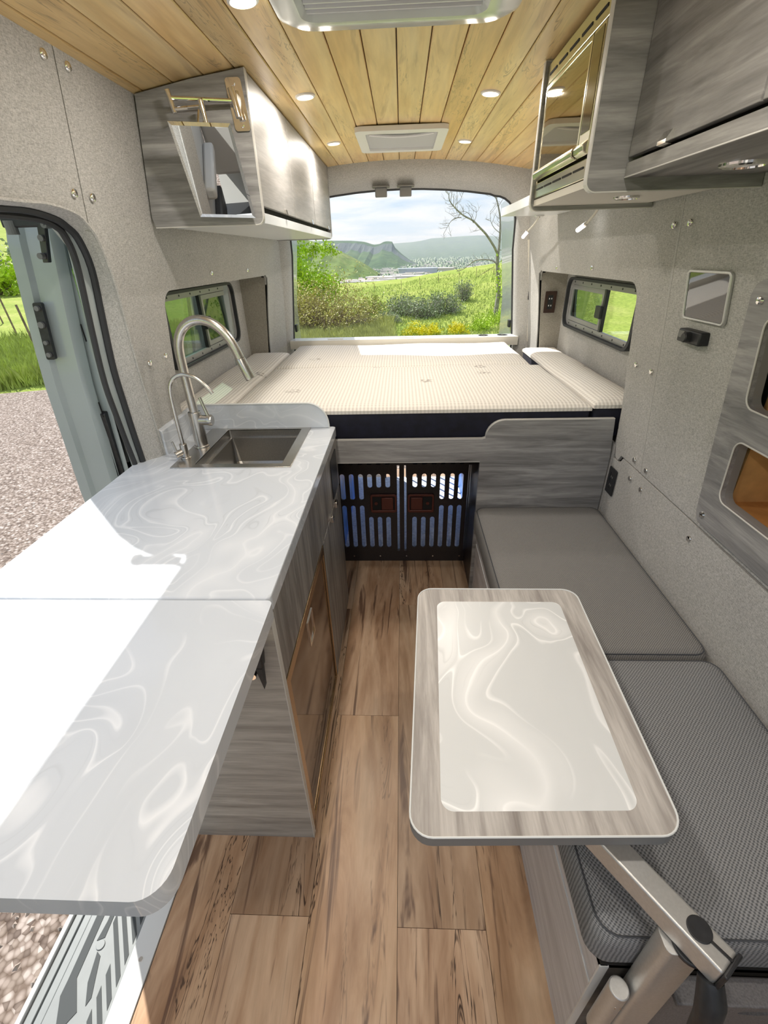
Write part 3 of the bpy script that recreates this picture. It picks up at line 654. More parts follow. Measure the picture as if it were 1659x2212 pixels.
# platform and mattress pieces
dk = thing('bed_platform', 'dark bed platform carrying the mattress pieces', 'platform', (0, 2.5, 0))
obj('bed_deck', MB().box(-.85, .85, 1.805, 3.29, .845, .862), DARK, dk)
for x in (-.84, .84): obj('deck_support', MB().box(x-.02, x+.02, 1.83, 3.28, .0, .845), DARK, dk)
def mattress(name, x0, x1, y0, y1, z0, z1, label, group='bed mattress pieces'):
    t = thing(name, label, 'mattress', ((x0+x1)/2, (y0+y1)/2, z0), group)
    r = .022; nx, ny = 26, 26
    def dome(x, y):
        ex = min(x-x0, x1-x); ey = min(y-y0, y1-y); q = min(ex, ey)
        h = -.018*math.exp(-q/.018) + .004*math.sin(x*9+y*3)*math.sin(y*7)
        return h
    xs = sorted(set([x0, x0+.006, x0+.016, x0+.035]+list(np.linspace(x0+.06, x1-.06, nx))+[x1-.035, x1-.016, x1-.006, x1]))
    ys = sorted(set([y0, y0+.006, y0+.016, y0+.035]+list(np.linspace(y0+.06, y1-.06, ny))+[y1-.035, y1-.016, y1-.006, y1]))
    vs = [(x, y, z1+dome(x, y)) for y in ys for x in xs]; n = len(xs)
    fs = [(j*n+i, j*n+i+1, (j+1)*n+i+1, (j+1)*n+i) for j in range(len(ys)-1) for i in range(n-1)]
    # skirt of the quilted top
    per = [j for j in range(n)]+[k*n+n-1 for k in range(1, len(ys))]+[(len(ys)-1)*n+i for i in range(n-2, -1, -1)]+[k*n for k in range(len(ys)-2, 0, -1)]
    o = len(vs); zt = z1-.032
    vs += [(vs[i][0], vs[i][1], zt) for i in per]
    fs += [(per[i], o+i, o+(i+1) % len(per), per[(i+1) % len(per)]) for i in range(len(per))]
    obj('quilted_top', MB().add(vs, fs), MATT, t, smooth=True)
    mb = MB().loft([[(a, b_, z) for a, b_ in rrect(x0+.004+d, x1-.004-d, y0+.003+d, y1-.003-d, .012, 3)] for z, d in ((z0, .006), (z0+.01, 0), (zt-.004, 0), (zt+.004, .003))])
    obj('dark_side', mb, NAVY, t, smooth=True)
    return t
mattress('mattress', -.725, .762, 1.803, 2.588, .863, 1.006, 'wide cream quilted mattress piece nearest the bed front board')
mattress('mattress', -.725, .715, 2.594, 3.305, .863, 1.006, 'wide cream quilted mattress piece along the rear doorway')
mattress('mattress', -.978, -.732, 1.806, 3.045, .863, 1.010, 'narrow cream mattress strip under the left window')
mattress('mattress', .769, .978, 1.806, 3.045, .863, 1.014, 'narrow cream mattress strip under the right window')

# ================================================================== CRATE under the bed
cr_ = thing('pet_crate', 'black steel pet crate with slotted double doors under the bed', 'crate', (0, 2.5, 0))
CY = 2.13
# visible crate face spans x -.335 to .40
def crate_x(u): return u
obj('crate_frame', MB().plate([(-.36, .0), (.43, .0), (.43, .80), (-.36, .80)], [[(-.341, .07), (.342, .07), (.342, .60), (-.341, .60)]], XZ(CY), .02), BLKM, cr_)
def stadium(x, z0, z1, r, n=5):
    return [(x+r*math.cos(a), z0+r+r*math.sin(a)) for a in np.linspace(PI, 2*PI, n+1)]+[(x+r*math.cos(a), z1-r+r*math.sin(a)) for a in np.linspace(0, PI, n+1)]
def crate_door(x0, x1, slots, inner):
    hs = []
    for k, x in enumerate(slots):
        if k in inner: hs += [stadium(x, .475, .557, .0125), stadium(x, .10, .300, .0125)]
        else: hs += [stadium(x, .404, .557, .0125), stadium(x, .10, .371, .0125)]
        hs += [[(x-.012, .609), (x+.012, .609), (x+.012, .622), (x-.012, .622)]]
    return obj('crate_door', MB().plate([(x0, .072), (x1, .072), (x1, .630), (x0, .630)], hs, XZ(CY-.010), .008), BLKM, cr_)
dl_ = crate_door(-.338, -.030, [-.315, -.267, -.219, -.172, -.125, -.078], (3, 4, 5))
dr_ = crate_door(.020, .338, [.064, .112, .160, .207, .256, .302], (0, 1, 2))
obj('centre_post', MB().box(-.017, .008, CY-.006, CY+.01, .07, .62), BLKM, cr_)
for x0, dp, flip in ((-.172, dl_, 1), (.026, dr_, -1)):
    b0 = MB().plate(rrect(x0, x0+.140, .331, .442, .012), [rrect(x0+.011, x0+.129, .346, .428, .006)], XZ(CY-.020), .011)
    lt = obj('paddle_latch', b0, REDB, cr_, bevel=.002)
    obj('latch_back', MB().box(x0+.009, x0+.131, CY-.014, CY-.011, .343, .431), DARK, cr_)
    px = x0+.058 if flip > 0 else x0+.016
    obj('paddle', MB().box(px, px+.064, CY-.024, CY-.014, .350, .424), REDB, cr_, bevel=.003)
    kx = x0+.030 if flip > 0 else x0+.106
    obj('keyhole', MB().cyl((kx, CY-.019, .386), (kx, CY-.011, .386), .009, seg=12), REDB, cr_)
for k in range(5): obj('rivet', MB().cyl((-.28+k*.15, CY-.003, .035), (-.28+k*.15, CY, .035), .004, seg=8), CHROME, cr_)
obj('crate_floor', MB().box(-.36, .43, CY+.02, 3.2, .01, .03), PALEB, cr_)
for x0 in (-.36, .415): obj('crate_side', MB().box(x0, x0+.015, CY+.02, 3.2, .03, .64), BLUE, cr_)
obj('crate_top', MB().box(-.36, .43, CY+.02, 3.2, .640, .655), BLKM, cr_)
bars = MB()
for k in range(9): obj('rear_bar', MB().cyl((-.30+k*.083, 3.19, .03), (-.30+k*.083, 3.19, .64), .008, seg=6), BLKM, cr_)
# dark boards flanking the crate opening
tagged(obj('side_filler_panel', MB().box(.345, .36, 1.803, 2.128, 0, .80), BLKM), 'black filler panel at the right of the pet crate', 'panel')

# ================================================================== KITCHEN
kc = thing('kitchen_cabinet', 'grey laminate galley cabinet with drawer front, fridge door and cupboard', 'cabinet', (-.5, 1.2, 0))
obj('end_panel', MB().box(-.90, -.276, .696, .714, 0, .890), laminate('laminate_end', 0, (.30, .275, .25), (.62, .585, .54)), kc)
obj('edge_band', MB().box(-.2765, -.2745, .6955, .7145, 0, .890), EDGE, kc)
obj('carcass', MB().box(-.69, -.300, .716, 1.765, .03, .665), DARK, kc)
obj('carcass', MB().box(-.86, -.300, .716, .74, .665, .888), DARK, kc)
obj('back_panel', MB().box(-.90, -.885, .716, 1.45, .0, .888), WHITES, kc)
obj('rear_panel', MB().box(-.86, -.29, 1.768, 1.783, .0, .888), LX, kc)
obj('drawer_front', MB().box(-.296, -.279, .722, 1.285, .672, .886), LZ, kc, bevel=.001)
cd = obj('drawer_front', MB().plate([(1.289, .672), (1.780, .672), (1.780, .886), (1.289, .886)], [rrect(1.60, 1.72, .70, .845, .01)], YZ(-.296), .017), LZ, kc)
obj('control_panel', MB().plate(rrect(1.585, 1.735, .69, .855, .012), [], YZ(-.282), .006), BLK, kc, bevel=.002)
cup = obj('cupboard_door', MB().box(-.296, -.279, 1.335, 1.780, .02, .664), LZ, kc, bevel=.001)
obj('cupboard_door', MB().box(-.296, -.2785, 1.310, 1.331, .0, .664), LZ, kc, bevel=.001)
for y in (1.49, 1.608): obj('latch', MB().box(-.282, -.266, y-.014, y+.014, .652, .676), CHROME, kc, bevel=.002)
# fridge built into the cabinet
fr = thing('fridge', 'built-in fridge with glossy dark door and brass-coloured frame', 'fridge', (-.5, 1.03, 0))
obj('fridge_body', MB().box(-.68, -.2995, .742, 1.300, .02, .655), DARK, fr) if False else None
BRASS = plain('bronze_trim', (.50, .36, .22), .25, .9)
obj('fridge_frame', MB().plate([(.722, .0), (1.303, .0), (1.303, .664), (.722, .664)], [[(.752, .012), (1.292, .012), (1.292, .632), (.752, .632)]], YZ(-.297), .0185), BRASS, fr, bevel=.001)
obj('fridge_door', MB().box(-.299, -.284, .760, 1.286, .018, .624), FRIDGE, fr, bevel=.002)
obj('door_gasket', MB().plate([(.752, .012), (1.292, .012), (1.292, .632), (.752, .632)], [[(.758, .017), (1.288, .017), (1.288, .626), (.758, .626)]], YZ(-.298), .011), BLKR, fr)
obj('latch_plate', MB().plate([(.985, .505), (1.055, .505), (1.055, .600), (.985, .600)], [[(.991, .511), (1.049, .511), (1.049, .594), (.991, .594)]], YZ(-.285), .004), CHROME, fr)
# worktop with sink cutout
wt = thing('worktop', 'white swirled resin worktop with square sink cutout', 'worktop', (-.6, 1.25, .888))
wo = [(-.935, .712), (-.283, .712), (-.275, .720), (-.275, 1.781), (-.279, 1.784), (-.868, 1.784), (-.868, 1.53), (-.885, 1.512), (-.935, 1.495)]
obj('worktop_slab', MB().plate(wo, [[(-.765, 1.385), (-.388, 1.385), (-.388, 1.772), (-.765, 1.772)]], XY(.890), .040), RESIN, wt, bevel=.005, seg=3)
bsp = [(-.864, .931), (-.300, .931)]+[(-.300-.085+.085*math.cos(a), .945+.088*math.sin(a)) for a in np.linspace(0, PI/2, 9)]+[(-.864, 1.033)]
obj('rear_backsplash', MB().plate(bsp, [], XZ(1.769), .014), RESIN, wt, bevel=.001)
obj('edge_trim', MB().tube([(x, 1.770, z) for x, z in bsp[1:]], .0035, 6), WHITES, wt, smooth=True)
obj('side_backsplash', MB().loft([[(x, y, z) for x, z in ((-.872, .928), (-.850, .928), (-.850, 1.018), (-.860, 1.024), (-.869, 1.024))] for y in (1.500, 1.768)]), RESIN, wt, bevel=.003)
fl = thing('folding_flap', 'white swirled resin flap table raised level with the worktop', 'table flap', (-.6, .46, .89))
fo = rrect(-1.10, -.268, .208, .706, (.05, .035, .012, .012), 8)
obj('flap_slab', MB().plate(fo, [], XY(.892), .038), RESIN, fl, bevel=.013, seg=4)
lb = obj('support_bracket', MB().box(-.80, -.36, .40, .43, .855, .891), BLKM, fl)
br = thing('flap_latch', 'small black spring latch on the cabinet end panel under the flap', 'latch', (-.335, .69, .70))
obj('latch_arm', MB().loft([[(-.325, .694, .825), (-.300, .694, .825), (-.306, .694, .765), (-.350, .694, .765)], [(-.325, .672, .825), (-.300, .672, .825), (-.306, .672, .765), (-.350, .672, .765)]]), BLK, br, bevel=.002)
obj('latch_prong', MB().loft([[(-.355, .69, .765), (-.340, .69, .765), (-.352, .69, .700)], [(-.355, .672, .765), (-.340, .672, .765), (-.352, .672, .700)]]), BLK, br)
obj('latch_prong', MB().loft([[(-.322, .69, .765), (-.308, .69, .765), (-.312, .69, .700)], [(-.322, .672, .765), (-.308, .672, .765), (-.312, .672, .700)]]), BLK, br)
obj('latch_pin', MB().cyl((-.333, .694, .745), (-.333, .668, .745), .010, seg=14), CHROME, br)
# sink
sk = thing('sink', 'square stainless steel sink set into the white worktop', 'sink', (-.58, 1.58, .75))
obj('sink_rim', MB().plate(rrect(-.787, -.374, 1.372, 1.786, .003, 2), [rrect(-.712, -.410, 1.402, 1.752, .004, 2)], XY(.9295), .004), STEEL, sk, bevel=.001)
bx0, bx1, by0, by1 = -.712, -.410, 1.402, 1.752
lp = lambda d, z, r=.006: [(x, y, z) for x, y in rrect(bx0+d, bx1-d, by0+d, by1-d, r, 3)]
obj('sink_bowl', MB().loft([lp(0, .933), lp(0, .902), lp(.012, .900), lp(.012, .896), lp(.014, .80, .02), lp(.03, .765, .02), lp(.12, .762, .02)], caps=False).add([(x, y, z) for x, y, z in lp(.12, .762, .02)], [tuple(range(16))]), SINKM, sk)
obj('drain', MB().cyl((-.56, 1.58, .763), (-.56, 1.58, .766), .04, seg=24), STEEL, sk, bevel=.001)
lab = obj('paper_sticker', MB().box(-.6965, -.6962, 1.44, 1.475, .83, .87), PAPER, sk, label='white paper sticker on the inside of the bowl')
for k in range(4): obj('printed_line', MB().box(-.6961, -.6960, 1.444, 1.471, .835+k*.009, .838+k*.009), INK, sk)
# main tap
tp = thing('kitchen_tap', 'tall brushed steel gooseneck kitchen tap with side lever', 'tap', (-.751, 1.57, .934))
obj('tap_foot', MB().cyl((-.751, 1.57, .9335), (-.751, 1.57, .941), .0285, .0275, 28), STEEL, tp, bevel=.001)
obj('tap_body', MB().cyl((-.751, 1.57, .940), (-.751, 1.57, 1.066), .0235, .0225, 28), STEEL, tp, bevel=.0015)
arcp = [(-.757, z) for z in (1.06, 1.10, 1.15, 1.20, 1.24, 1.27)]
neck = [(-.751, 1.06), (-.752, 1.12), (-.753, 1.19), (-.753, 1.25), (-.750, 1.290), (-.740, 1.322), (-.720, 1.349), (-.692, 1.366), (-.658, 1.371), (-.624, 1.361), (-.596, 1.340), (-.575, 1.312), (-.560, 1.280), (-.549, 1.248)]
obj('gooseneck', MB().tube([(x, 1.57, z) for x, z in catm([(a, b_) for a, b_ in neck])], .0155, 18), STEEL, tp, smooth=True)
obj('spray_head', MB().tube([(-.549, 1.57, 1.248), (-.5485, 1.57, 1.246), (-.525, 1.57, 1.180), (-.524, 1.57, 1.178)], [.0155, .0168, .0175, .015], 18), STEEL, tp, smooth=True)
obj('lever_hub', MB().tube([(-.735, 1.57, 1.035), (-.704, 1.566, 1.035), (-.7035, 1.566, 1.035), (-.692, 1.565, 1.035), (-.688, 1.565, 1.035)], [.018, .018, .0195, .0195, .017], 22), STEEL, tp, smooth=True)
obj('lever', MB().tube([(-.700, 1.566, 1.045), (-.712, 1.57, 1.085), (-.720, 1.572, 1.117)], [.0065, .006, .0055], 12), STEEL, tp, smooth=True)
# small filter tap
tq = thing('filter_tap', 'small slim brushed steel filter tap beside the kitchen tap', 'tap', (-.766, 1.46, .934))
obj('tap_foot', MB().cyl((-.766, 1.46, .9335), (-.766, 1.46, .939), .0185, seg=24), STEEL, tq, bevel=.001)
obj('tap_body', MB().cyl((-.766, 1.46, .939), (-.766, 1.46, .985), .0125, seg=20), STEEL, tq, bevel=.001)
nk = [(-.766, .98), (-.766, 1.05), (-.765, 1.12), (-.762, 1.17), (-.752, 1.198), (-.733, 1.215), (-.706, 1.222), (-.675, 1.214), (-.650, 1.196), (-.632, 1.174), (-.622, 1.158)]
obj('spout', MB().tube([(x, 1.46, z) for x, z in catm(nk)], .0062, 14), STEEL, tq, smooth=True)
obj('valve', MB().cyl((-.772, 1.455, .958), (-.790, 1.438, .952), .0115, seg=18), STEEL, tq, bevel=.001)
obj('lever', MB().tube([(-.785, 1.442, .96), (-.791, 1.44, 1.0)], [.005, .004], 10), STEEL, tq, smooth=True)

# ================================================================== LEFT OVERHEAD CABINET
uc = thing('overhead_cabinet', 'long grey overhead cabinet with three flat doors above the sink', 'cabinet', (-.6, 2.4, 1.632))
Y0, Y1 = 1.655, 3.262
def zt_(x): return zc(x)-.0035
prof = [(-.7725, 1.632)]+[(-.427-.022+.022*math.cos(a), 1.632+.022+.022*math.sin(a)) for a in np.linspace(-PI/2, 0, 6)]+[(-.427, zt_(.427)), (-.58, zt_(.58)), (-.745, zt_(.745)), (-.778, 1.66)]
for nm, ya, yb in (('end_panel', Y0, Y0+.020), ('end_panel', Y1-.018, Y1)):
    obj(nm, MB().loft([[(x, ya, z) for x, z in prof], [(x, yb, z) for x, z in prof]]), LX, uc)
obj('edge_band', MB().tube([(x, Y0+.0005, z) for x, z in prof[:8]], .0016, 6), EDGE, uc, smooth=True)
obj('edge_band', MB().loft([[(x+.0006, y, z) for x, z in prof[1:8]] for y in (Y0, Y0+.020)], caps=False, closed=False), EDGE, uc)
obj('bottom_board', MB().box(-.765, -.429, Y0+.02, Y1-.018, 1.636, 1.664), WHITES, uc, bevel=.001)
obj('carcass', MB().box(-.70, -.452, Y0+.02, Y1-.018, 1.665, 1.93), DARK, uc)
obj('top_rail', MB().loft([[(x, y, z) for x, z in ((-.448, 1.90), (-.444, 1.90), (-.444, zt_(.444)), (-.448, zt_(.448)))] for y in (Y0+.02, Y1-.018)]), DARK, uc)
for i, (ya, yb) in enumerate(((Y0+.024, 2.168), (2.174, 2.664), (2.670, Y1-.021))):
    d = obj('cabinet_door', MB().loft([[(x, y, z) for x, z in ((-.443, 1.682), (-.429, 1.682), (-.429, zt_(.429)-.002), (-.443, zt_(.443)-.002))] for y in (ya, yb)]), LGL, uc, bevel=.001)
    ym = (1.992, 2.551, 3.103)[i]
    obj('tab_pull', MB().loft([[(-.430, ym-.012, 1.676), (-.420, ym-.012, 1.676), (-.424, ym-.012, 1.694), (-.430, ym-.012, 1.694)], [(-.430, ym+.012, 1.676), (-.420, ym+.012, 1.676), (-.424, ym+.012, 1.694), (-.430, ym+.012, 1.694)]]), CHROME, uc)
# swing-arm shaving mirror
mi = thing('swing_arm_mirror', 'frameless square mirror on a chrome swing arm at the overhead cabinet end', 'mirror', (-.53, 1.60, 1.64))
obj('wall_plate', MB().plate([(x-.0+(z-1.915)*-.10, z) for x, z in rrect(-.478, -.434, 1.858, 1.974, .008)], [], XZ(1.6495), -.004 if False else .005), CHROME, mi, bevel=.001)
for z in (1.962, 1.872): obj('screw', MB().cyl((-.457+(1.915-z)*.10, 1.650, z), (-.457+(1.915-z)*.10, 1.645, z), .006, seg=14), CHROME, mi)
obj('pivot', MB().cyl((-.464, 1.632, 1.948), (-.452, 1.632, 1.884), .0095, seg=20), CHROME, mi, bevel=.001)
obj('pivot_mount', MB().box(-.464, -.450, 1.63, 1.652, 1.895, 1.938), CHROME, mi, bevel=.002)
obj('swing_arm', MB().cyl((-.460, 1.632, 1.920), (-.624, 1.604, 1.925), .0055, seg=14), CHROME, mi)
obj('elbow', MB().cyl((-.631, 1.604, 1.943), (-.620, 1.604, 1.893), .0078, .0065, 16), CHROME, mi, bevel=.001)
obj('swing_arm', MB().cyl((-.622, 1.604, 1.902), (-.545, 1.592, 1.902), .0050, seg=14), CHROME, mi)
obj('elbow', MB().cyl((-.541, 1.592, 1.917), (-.534, 1.592, 1.862), .0078, .0065, 16), CHROME, mi, bevel=.001)
# mirror plate, tipped down
c0 = Vector((-.534, 1.588, 1.757)); tx = Vector((.1625, .0213, -.006)); tz = Vector((.017, .0627, -.212)); nn = tx.cross(tz).normalized()
if nn.y > 0: nn = -nn
def mpt(a, b_, d): return c0 + tx*a + tz*b_ + nn*d
def mloop(k, d): return [mpt(sx*.5*(1-k/.1625*2), sz*.5*(1-k/.212*2), d) for sx, sz in ((-1, -1), (1, -1), (1, 1), (-1, 1))]
mbm = MB().loft([mloop(0, -.004), mloop(0, 0), mloop(.008, .0025)])
obj('mirror_plate', mbm, MIRROR, mi)
obj('mirror_bracket', MB().cyl((-.537, 1.592, 1.87), tuple(mpt(0, -.25, -.006)), .006, seg=12), CHROME, mi)
obj('mirror_bracket', MB().cyl((-.548, 1.588, 1.895), tuple(mpt(-.08, -.40, -.006)), .003, seg=10), CHROME, mi)

# ================================================================== MICROWAVE CABINET (right)
mc = thing('microwave_cabinet', 'grey laminate overhead housing around the microwave', 'cabinet', (.6, 1.48, 1.646))
MX = .405
def pprof(x0, z0, x1): return [(x1, z0)]+[(x0+.022-.022*math.cos(a), z0+.022-.022*math.sin(a)) for a in np.linspace(PI/2, 0, 6)]+[(x0, zt_(x0)), (x0+.17, zt_(x0+.17)), (.748, zt_(.748)), (.778, 1.70)]
for ya, yb in ((1.228, 1.248), (1.722, 1.742)):
    pf = pprof(MX, 1.648, .782)
    obj('side_panel', MB().loft([[(x, ya, z) for x, z in pf], [(x, yb, z) for x, z in pf]]), LX, mc)
    obj('edge_band', MB().tube([(x, ya+.0005, z) for x, z in pf[:8]], .0016, 6), EDGE, mc, smooth=True)
    obj('edge_band', MB().loft([[(x-.0006, y, z-.0004) for x, z in pf[1:8]] for y in (ya, yb)], caps=False, closed=False), EDGE, mc)
obj('bottom_board', MB().box(.415, .765, 1.248, 1.722, 1.660, 1.676), CREAM, mc)
mw = thing('microwave', 'built-in stainless microwave with mirrored glass door and bar handle', 'microwave', (.6, 1.48, 1.677))
obj('housing', MB().box(.436, .74, 1.262, 1.708, 1.680, 1.948), DARK, mw)
obj('trim_frame', MB().plate([(1.250, 1.678), (1.720, 1.678), (1.720, 1.985), (1.250, 1.985)], [[(1.268, 1.716), (1.702, 1.716), (1.702, 1.940), (1.268, 1.940)]], YZ(.412), .018), STAIN, mw, bevel=.002)
for k in range(5): obj('vent_slot', MB().box(.4105, .4125, 1.285+k*.085, 1.350+k*.085, 1.957, 1.962), DARK, mw)
for k in range(5): obj('vent_slot', MB().box(.4105, .4125, 1.285+k*.085, 1.355+k*.085, 1.698, 1.702), DARK, mw)
obj('door_frame', MB().plate([(1.345, 1.722), (1.700, 1.722), (1.700, 1.936), (1.345, 1.936)], [[(1.353, 1.750), (1.694, 1.750), (1.694, 1.926), (1.353, 1.926)]], YZ(.410), .02), STAIN, mw, bevel=.001)
obj('door_glass', MB().box(.4115, .43, 1.353, 1.694, 1.750, 1.926), OVENG, mw)
obj('control_strip', MB().box(.4095, .43, 1.272, 1.338, 1.722, 1.936), STAIN, mw, bevel=.001)
obj('control_glass', MB().box(.4085, .411, 1.278, 1.332, 1.765, 1.930), OVEND, mw)
obj('bar_handle', MB().loft([[(x, y, z) for x, z in ((.412, 1.722), (.398, 1.728), (.396, 1.738), (.401, 1.746), (.412, 1.748))] for y in (1.347, 1.700)]), STAIN, mw, bevel=.002, smooth=True)
obj('open_button', MB().loft([[(x, y, z) for x, z in ((.411, 1.724), (.401, 1.729), (.399, 1.740), (.411, 1.750))] for y in (1.276, 1.340)]), STAIN, mw, bevel=.002, smooth=True)

# ================================================================== RIGHT OVERHEAD CABINET (near)
rc = thing('overhead_cabinet', 'grey wood-grain overhead cabinet at upper right beside the microwave housing', 'cabinet', (.65, .5, 1.67))
RX = .484
obj('bottom_board', MB().box(RX+.001, .775, -.60, 1.226, 1.672, 1.690), LY, rc)
obj('front_rail', MB().box(RX, RX+.016, -.60, 1.226, 1.6725, 1.698), LY, rc, bevel=.0005)
obj('edge_band', MB().box(RX-.0006, RX+.003, -.60, 1.226, 1.6715, 1.6735), EDGE, rc)
obj('carcass', MB().box(RX+.030, .72, -.60, 1.226, 1.692, 1.93), DARK, rc)
obj('top_rail', MB().loft([[(x, y, z) for x, z in ((RX+.016, 1.92), (RX+.03, 1.92), (RX+.03, zt_(RX+.03)), (RX+.016, zt_(RX+.016)))] for y in (-.60, 1.226)]), DARK, rc)
for i, (ya, yb) in enumerate(((.820, 1.224), (.414, .814), (.0, .408), (-.60, -.006))):
    obj('cabinet_door', MB().loft([[(x, y, z) for x, z in ((RX, 1.707), (RX+.016, 1.707), (RX+.016, zt_(RX+.016)-.002), (RX, zt_(RX)-.002))] for y in (ya, yb)]), LY, rc, bevel=.001)
    ym = ya+.24
    obj('tab_pull', MB().loft([[(RX+.002, y, 1.700), (RX-.012, y, 1.702), (RX-.012, y, 1.708), (RX-.003, y, 1.722), (RX+.002, y, 1.722)] for y in (ym-.016, ym+.016)]), CHROME, rc)
# slim shelf beyond the microwave
sh = thing('wall_shelf', 'slim white shelf on the right wall beyond the microwave', 'shelf', (.62, 2.2, 1.69))
obj('shelf_board', MB().plate([(.49, 1.744), (.772, 1.744), (.762, 2.72), (.50, 2.72)], [], XY(1.691), .034), WHITES, sh, bevel=.002)
# reading lamps
def reading_lamp(a, b_, c, label):
    t = thing('reading_lamp', label, 'lamp', c, 'flexible reading lamps')
    a, b_, c = Vector(a), Vector(b_), Vector(c)
    obj('lamp_base', MB().box(c.x-.02, c.x+.02, c.y-.012, c.y+.012, c.z, c.z+.006), CHROME, t, bevel=.001)
    md_ = (b_+c)/2+Vector((0, 0, -.006))
    obj('lamp_stem', MB().tube([c, md_, b_], .0045, 8), CREAM, t, smooth=True)
    dr = (a-b_).normalized()
    obj('lamp_head', MB().tube([b_-dr*.002, b_+dr*.004], [.007, .0095], 16), CHROME, t)
    obj('lamp_tube', MB().cyl(b_+dr*.004, a, .0085, seg=16), LEDC, t, smooth=False)
    return t
reading_lamp((.72, 2.195, 1.608), (.72, 2.105, 1.626), (.722, 1.98, 1.685), 'white glowing reading lamp nearer the camera under the wall shelf')
reading_lamp((.682, 2.985, 1.607), (.682, 2.880, 1.633), (.682, 2.68, 1.685), 'white glowing reading lamp furthest away under the wall shelf')

# ================================================================== lights fixed in the ceiling and under cabinets
def puck(x, y, label, energy=2.2, z=None, n=None, on=True, grp='recessed ceiling lights', r=.026):
    z = zc(x) if z is None else z
    t = thing('downlight', label, 'light', (x, y, z-.008), grp)
    sl_ = -.24*x if grp.startswith('recessed c') else 0
    tilt = lambda dx: sl_*dx
    R = [(r*1.28, .001), (r*1.25, -.004), (r*1.05, -.006), (r, -.002)]
    obj('light_ring', MB().loft([[(x+rr*math.cos(a), y+rr*math.sin(a), z+dz+tilt(rr*math.cos(a))) for a in np.linspace(0, 2*PI, 29)[:-1]] for rr, dz in R], caps=False), WHITE if on else CHROME, t, smooth=True)
    obj('light_lens', MB().add([(x+r*1.02*math.cos(a), y+r*1.02*math.sin(a), z-.003+tilt(r*math.cos(a))) for a in np.linspace(0, 2*PI, 29)[:-1]], [tuple(range(28))]), LED if on else WHITE, t)
    if on:
        ld = bpy.data.lights.new('downlight_lamp', 'AREA'); ld.shape = 'DISK'; ld.size = .05; ld.energy = energy; ld.color = (1, .93, .84)
        lo = bpy.data.objects.new('downlight_lamp', ld); COL.objects.link(lo); lo.location = (0, 0, -.004); lo.parent = t
    return t
PE = 2.6
puck(-.318, 1.985, 'glowing ceiling downlight, left side nearer the air conditioner', PE)
puck(.305, 2.042, 'glowing ceiling downlight, right side nearer the air conditioner', PE)
puck(-.318, 2.72, 'glowing ceiling downlight left of the roof fan', PE)
puck(.310, 2.79, 'glowing ceiling downlight right of the roof fan', PE)
puck(-.325, 1.325, 'glowing ceiling downlight at the left of the air conditioner', PE)
for y in (.55, -.2):  # four downlights out of view, added to brighten the interior
    for x in (-.31, .31): puck(x, y, 'added unseen ceiling downlight above the ' + ('folding flap' if x < 0 else 'swivel table') + (', nearer the air conditioner' if y > 0 else ', nearer the cab'), PE)
puck(.608, 1.50, 'flat chrome-rimmed light under the microwave housing', z=1.660, on=False, grp='lights under the right overhead cabinets')
puck(.640, 1.075, 'flat chrome-rimmed light under the upper right overhead cabinet', z=1.672, on=False, grp='lights under the right overhead cabinets', r=.033)

# roof fan
fan = thing('roof_vent', 'white framed square roof vent with insect screen', 'vent', (0, 2.68, 2.0))
fz = 1.996
obj('vent_frame', MB().plate(rrect(-.198, .205, 2.455, 2.93, .03), [rrect(-.155, .162, 2.515, 2.885, .012)], XY(fz), .018), WHITE, fan, bevel=.004, seg=3)
obj('vent_screen', MB().box(-.155, .162, 2.515, 2.885, fz+.010, fz+.014), GREYV if False else plain('vent_screen_grey', (.50, .51, .52), .6), fan)
obj('crank_bow', MB().tube([(x, 2.54+.05*((x-.003)/.14)**2*-1+.05, fz+.004) for x in np.linspace(-.14, .146, 14)], .005, 6), WHITE, fan, smooth=True)
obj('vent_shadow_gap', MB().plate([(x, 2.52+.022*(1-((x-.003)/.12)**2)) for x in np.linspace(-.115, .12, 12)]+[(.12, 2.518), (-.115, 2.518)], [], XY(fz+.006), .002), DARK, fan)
# air conditioner
ac = thing('air_conditioner', 'glossy white ceiling air conditioner with louvred grille', 'air conditioner', (0, 1.05, 1.93))
def al(x0, x1, y0, y1, r, z): return [(a, b_, z) for a, b_ in rrect(x0, x1, y0, y1, r, 8)]
obj('ac_shroud', MB().loft([al(-.255, .245, .62, 1.365, .07, 2.012), al(-.255, .245, .62, 1.365, .07, 1.980), al(-.250, .240, .625, 1.360, .065, 1.968), al(-.232, .222, .64, 1.34, .06, 1.958), al(-.198, .172, .68, 1.290, .03, 1.955), al(-.188, .162, .69, 1.280, .022, 1.966), al(-.186, .160, .692, 1.277, .02, 1.990)], caps=False), WHITEG, ac, smooth=True)
obj('grille_back', MB().box(-.186, .160, .692, 1.277, 1.986, 1.990), plain('grille_shadow', (.30, .31, .34), .6), ac)
for k in range(28):
    y = 1.268-k*.0205
    obj('louvre', MB().loft([[(x, y, 1.962), (x, y+.004, 1.962), (x, y-.008, 1.980), (x, y-.012, 1.980)] for x in (-.186, .160)]), WHITES, ac)

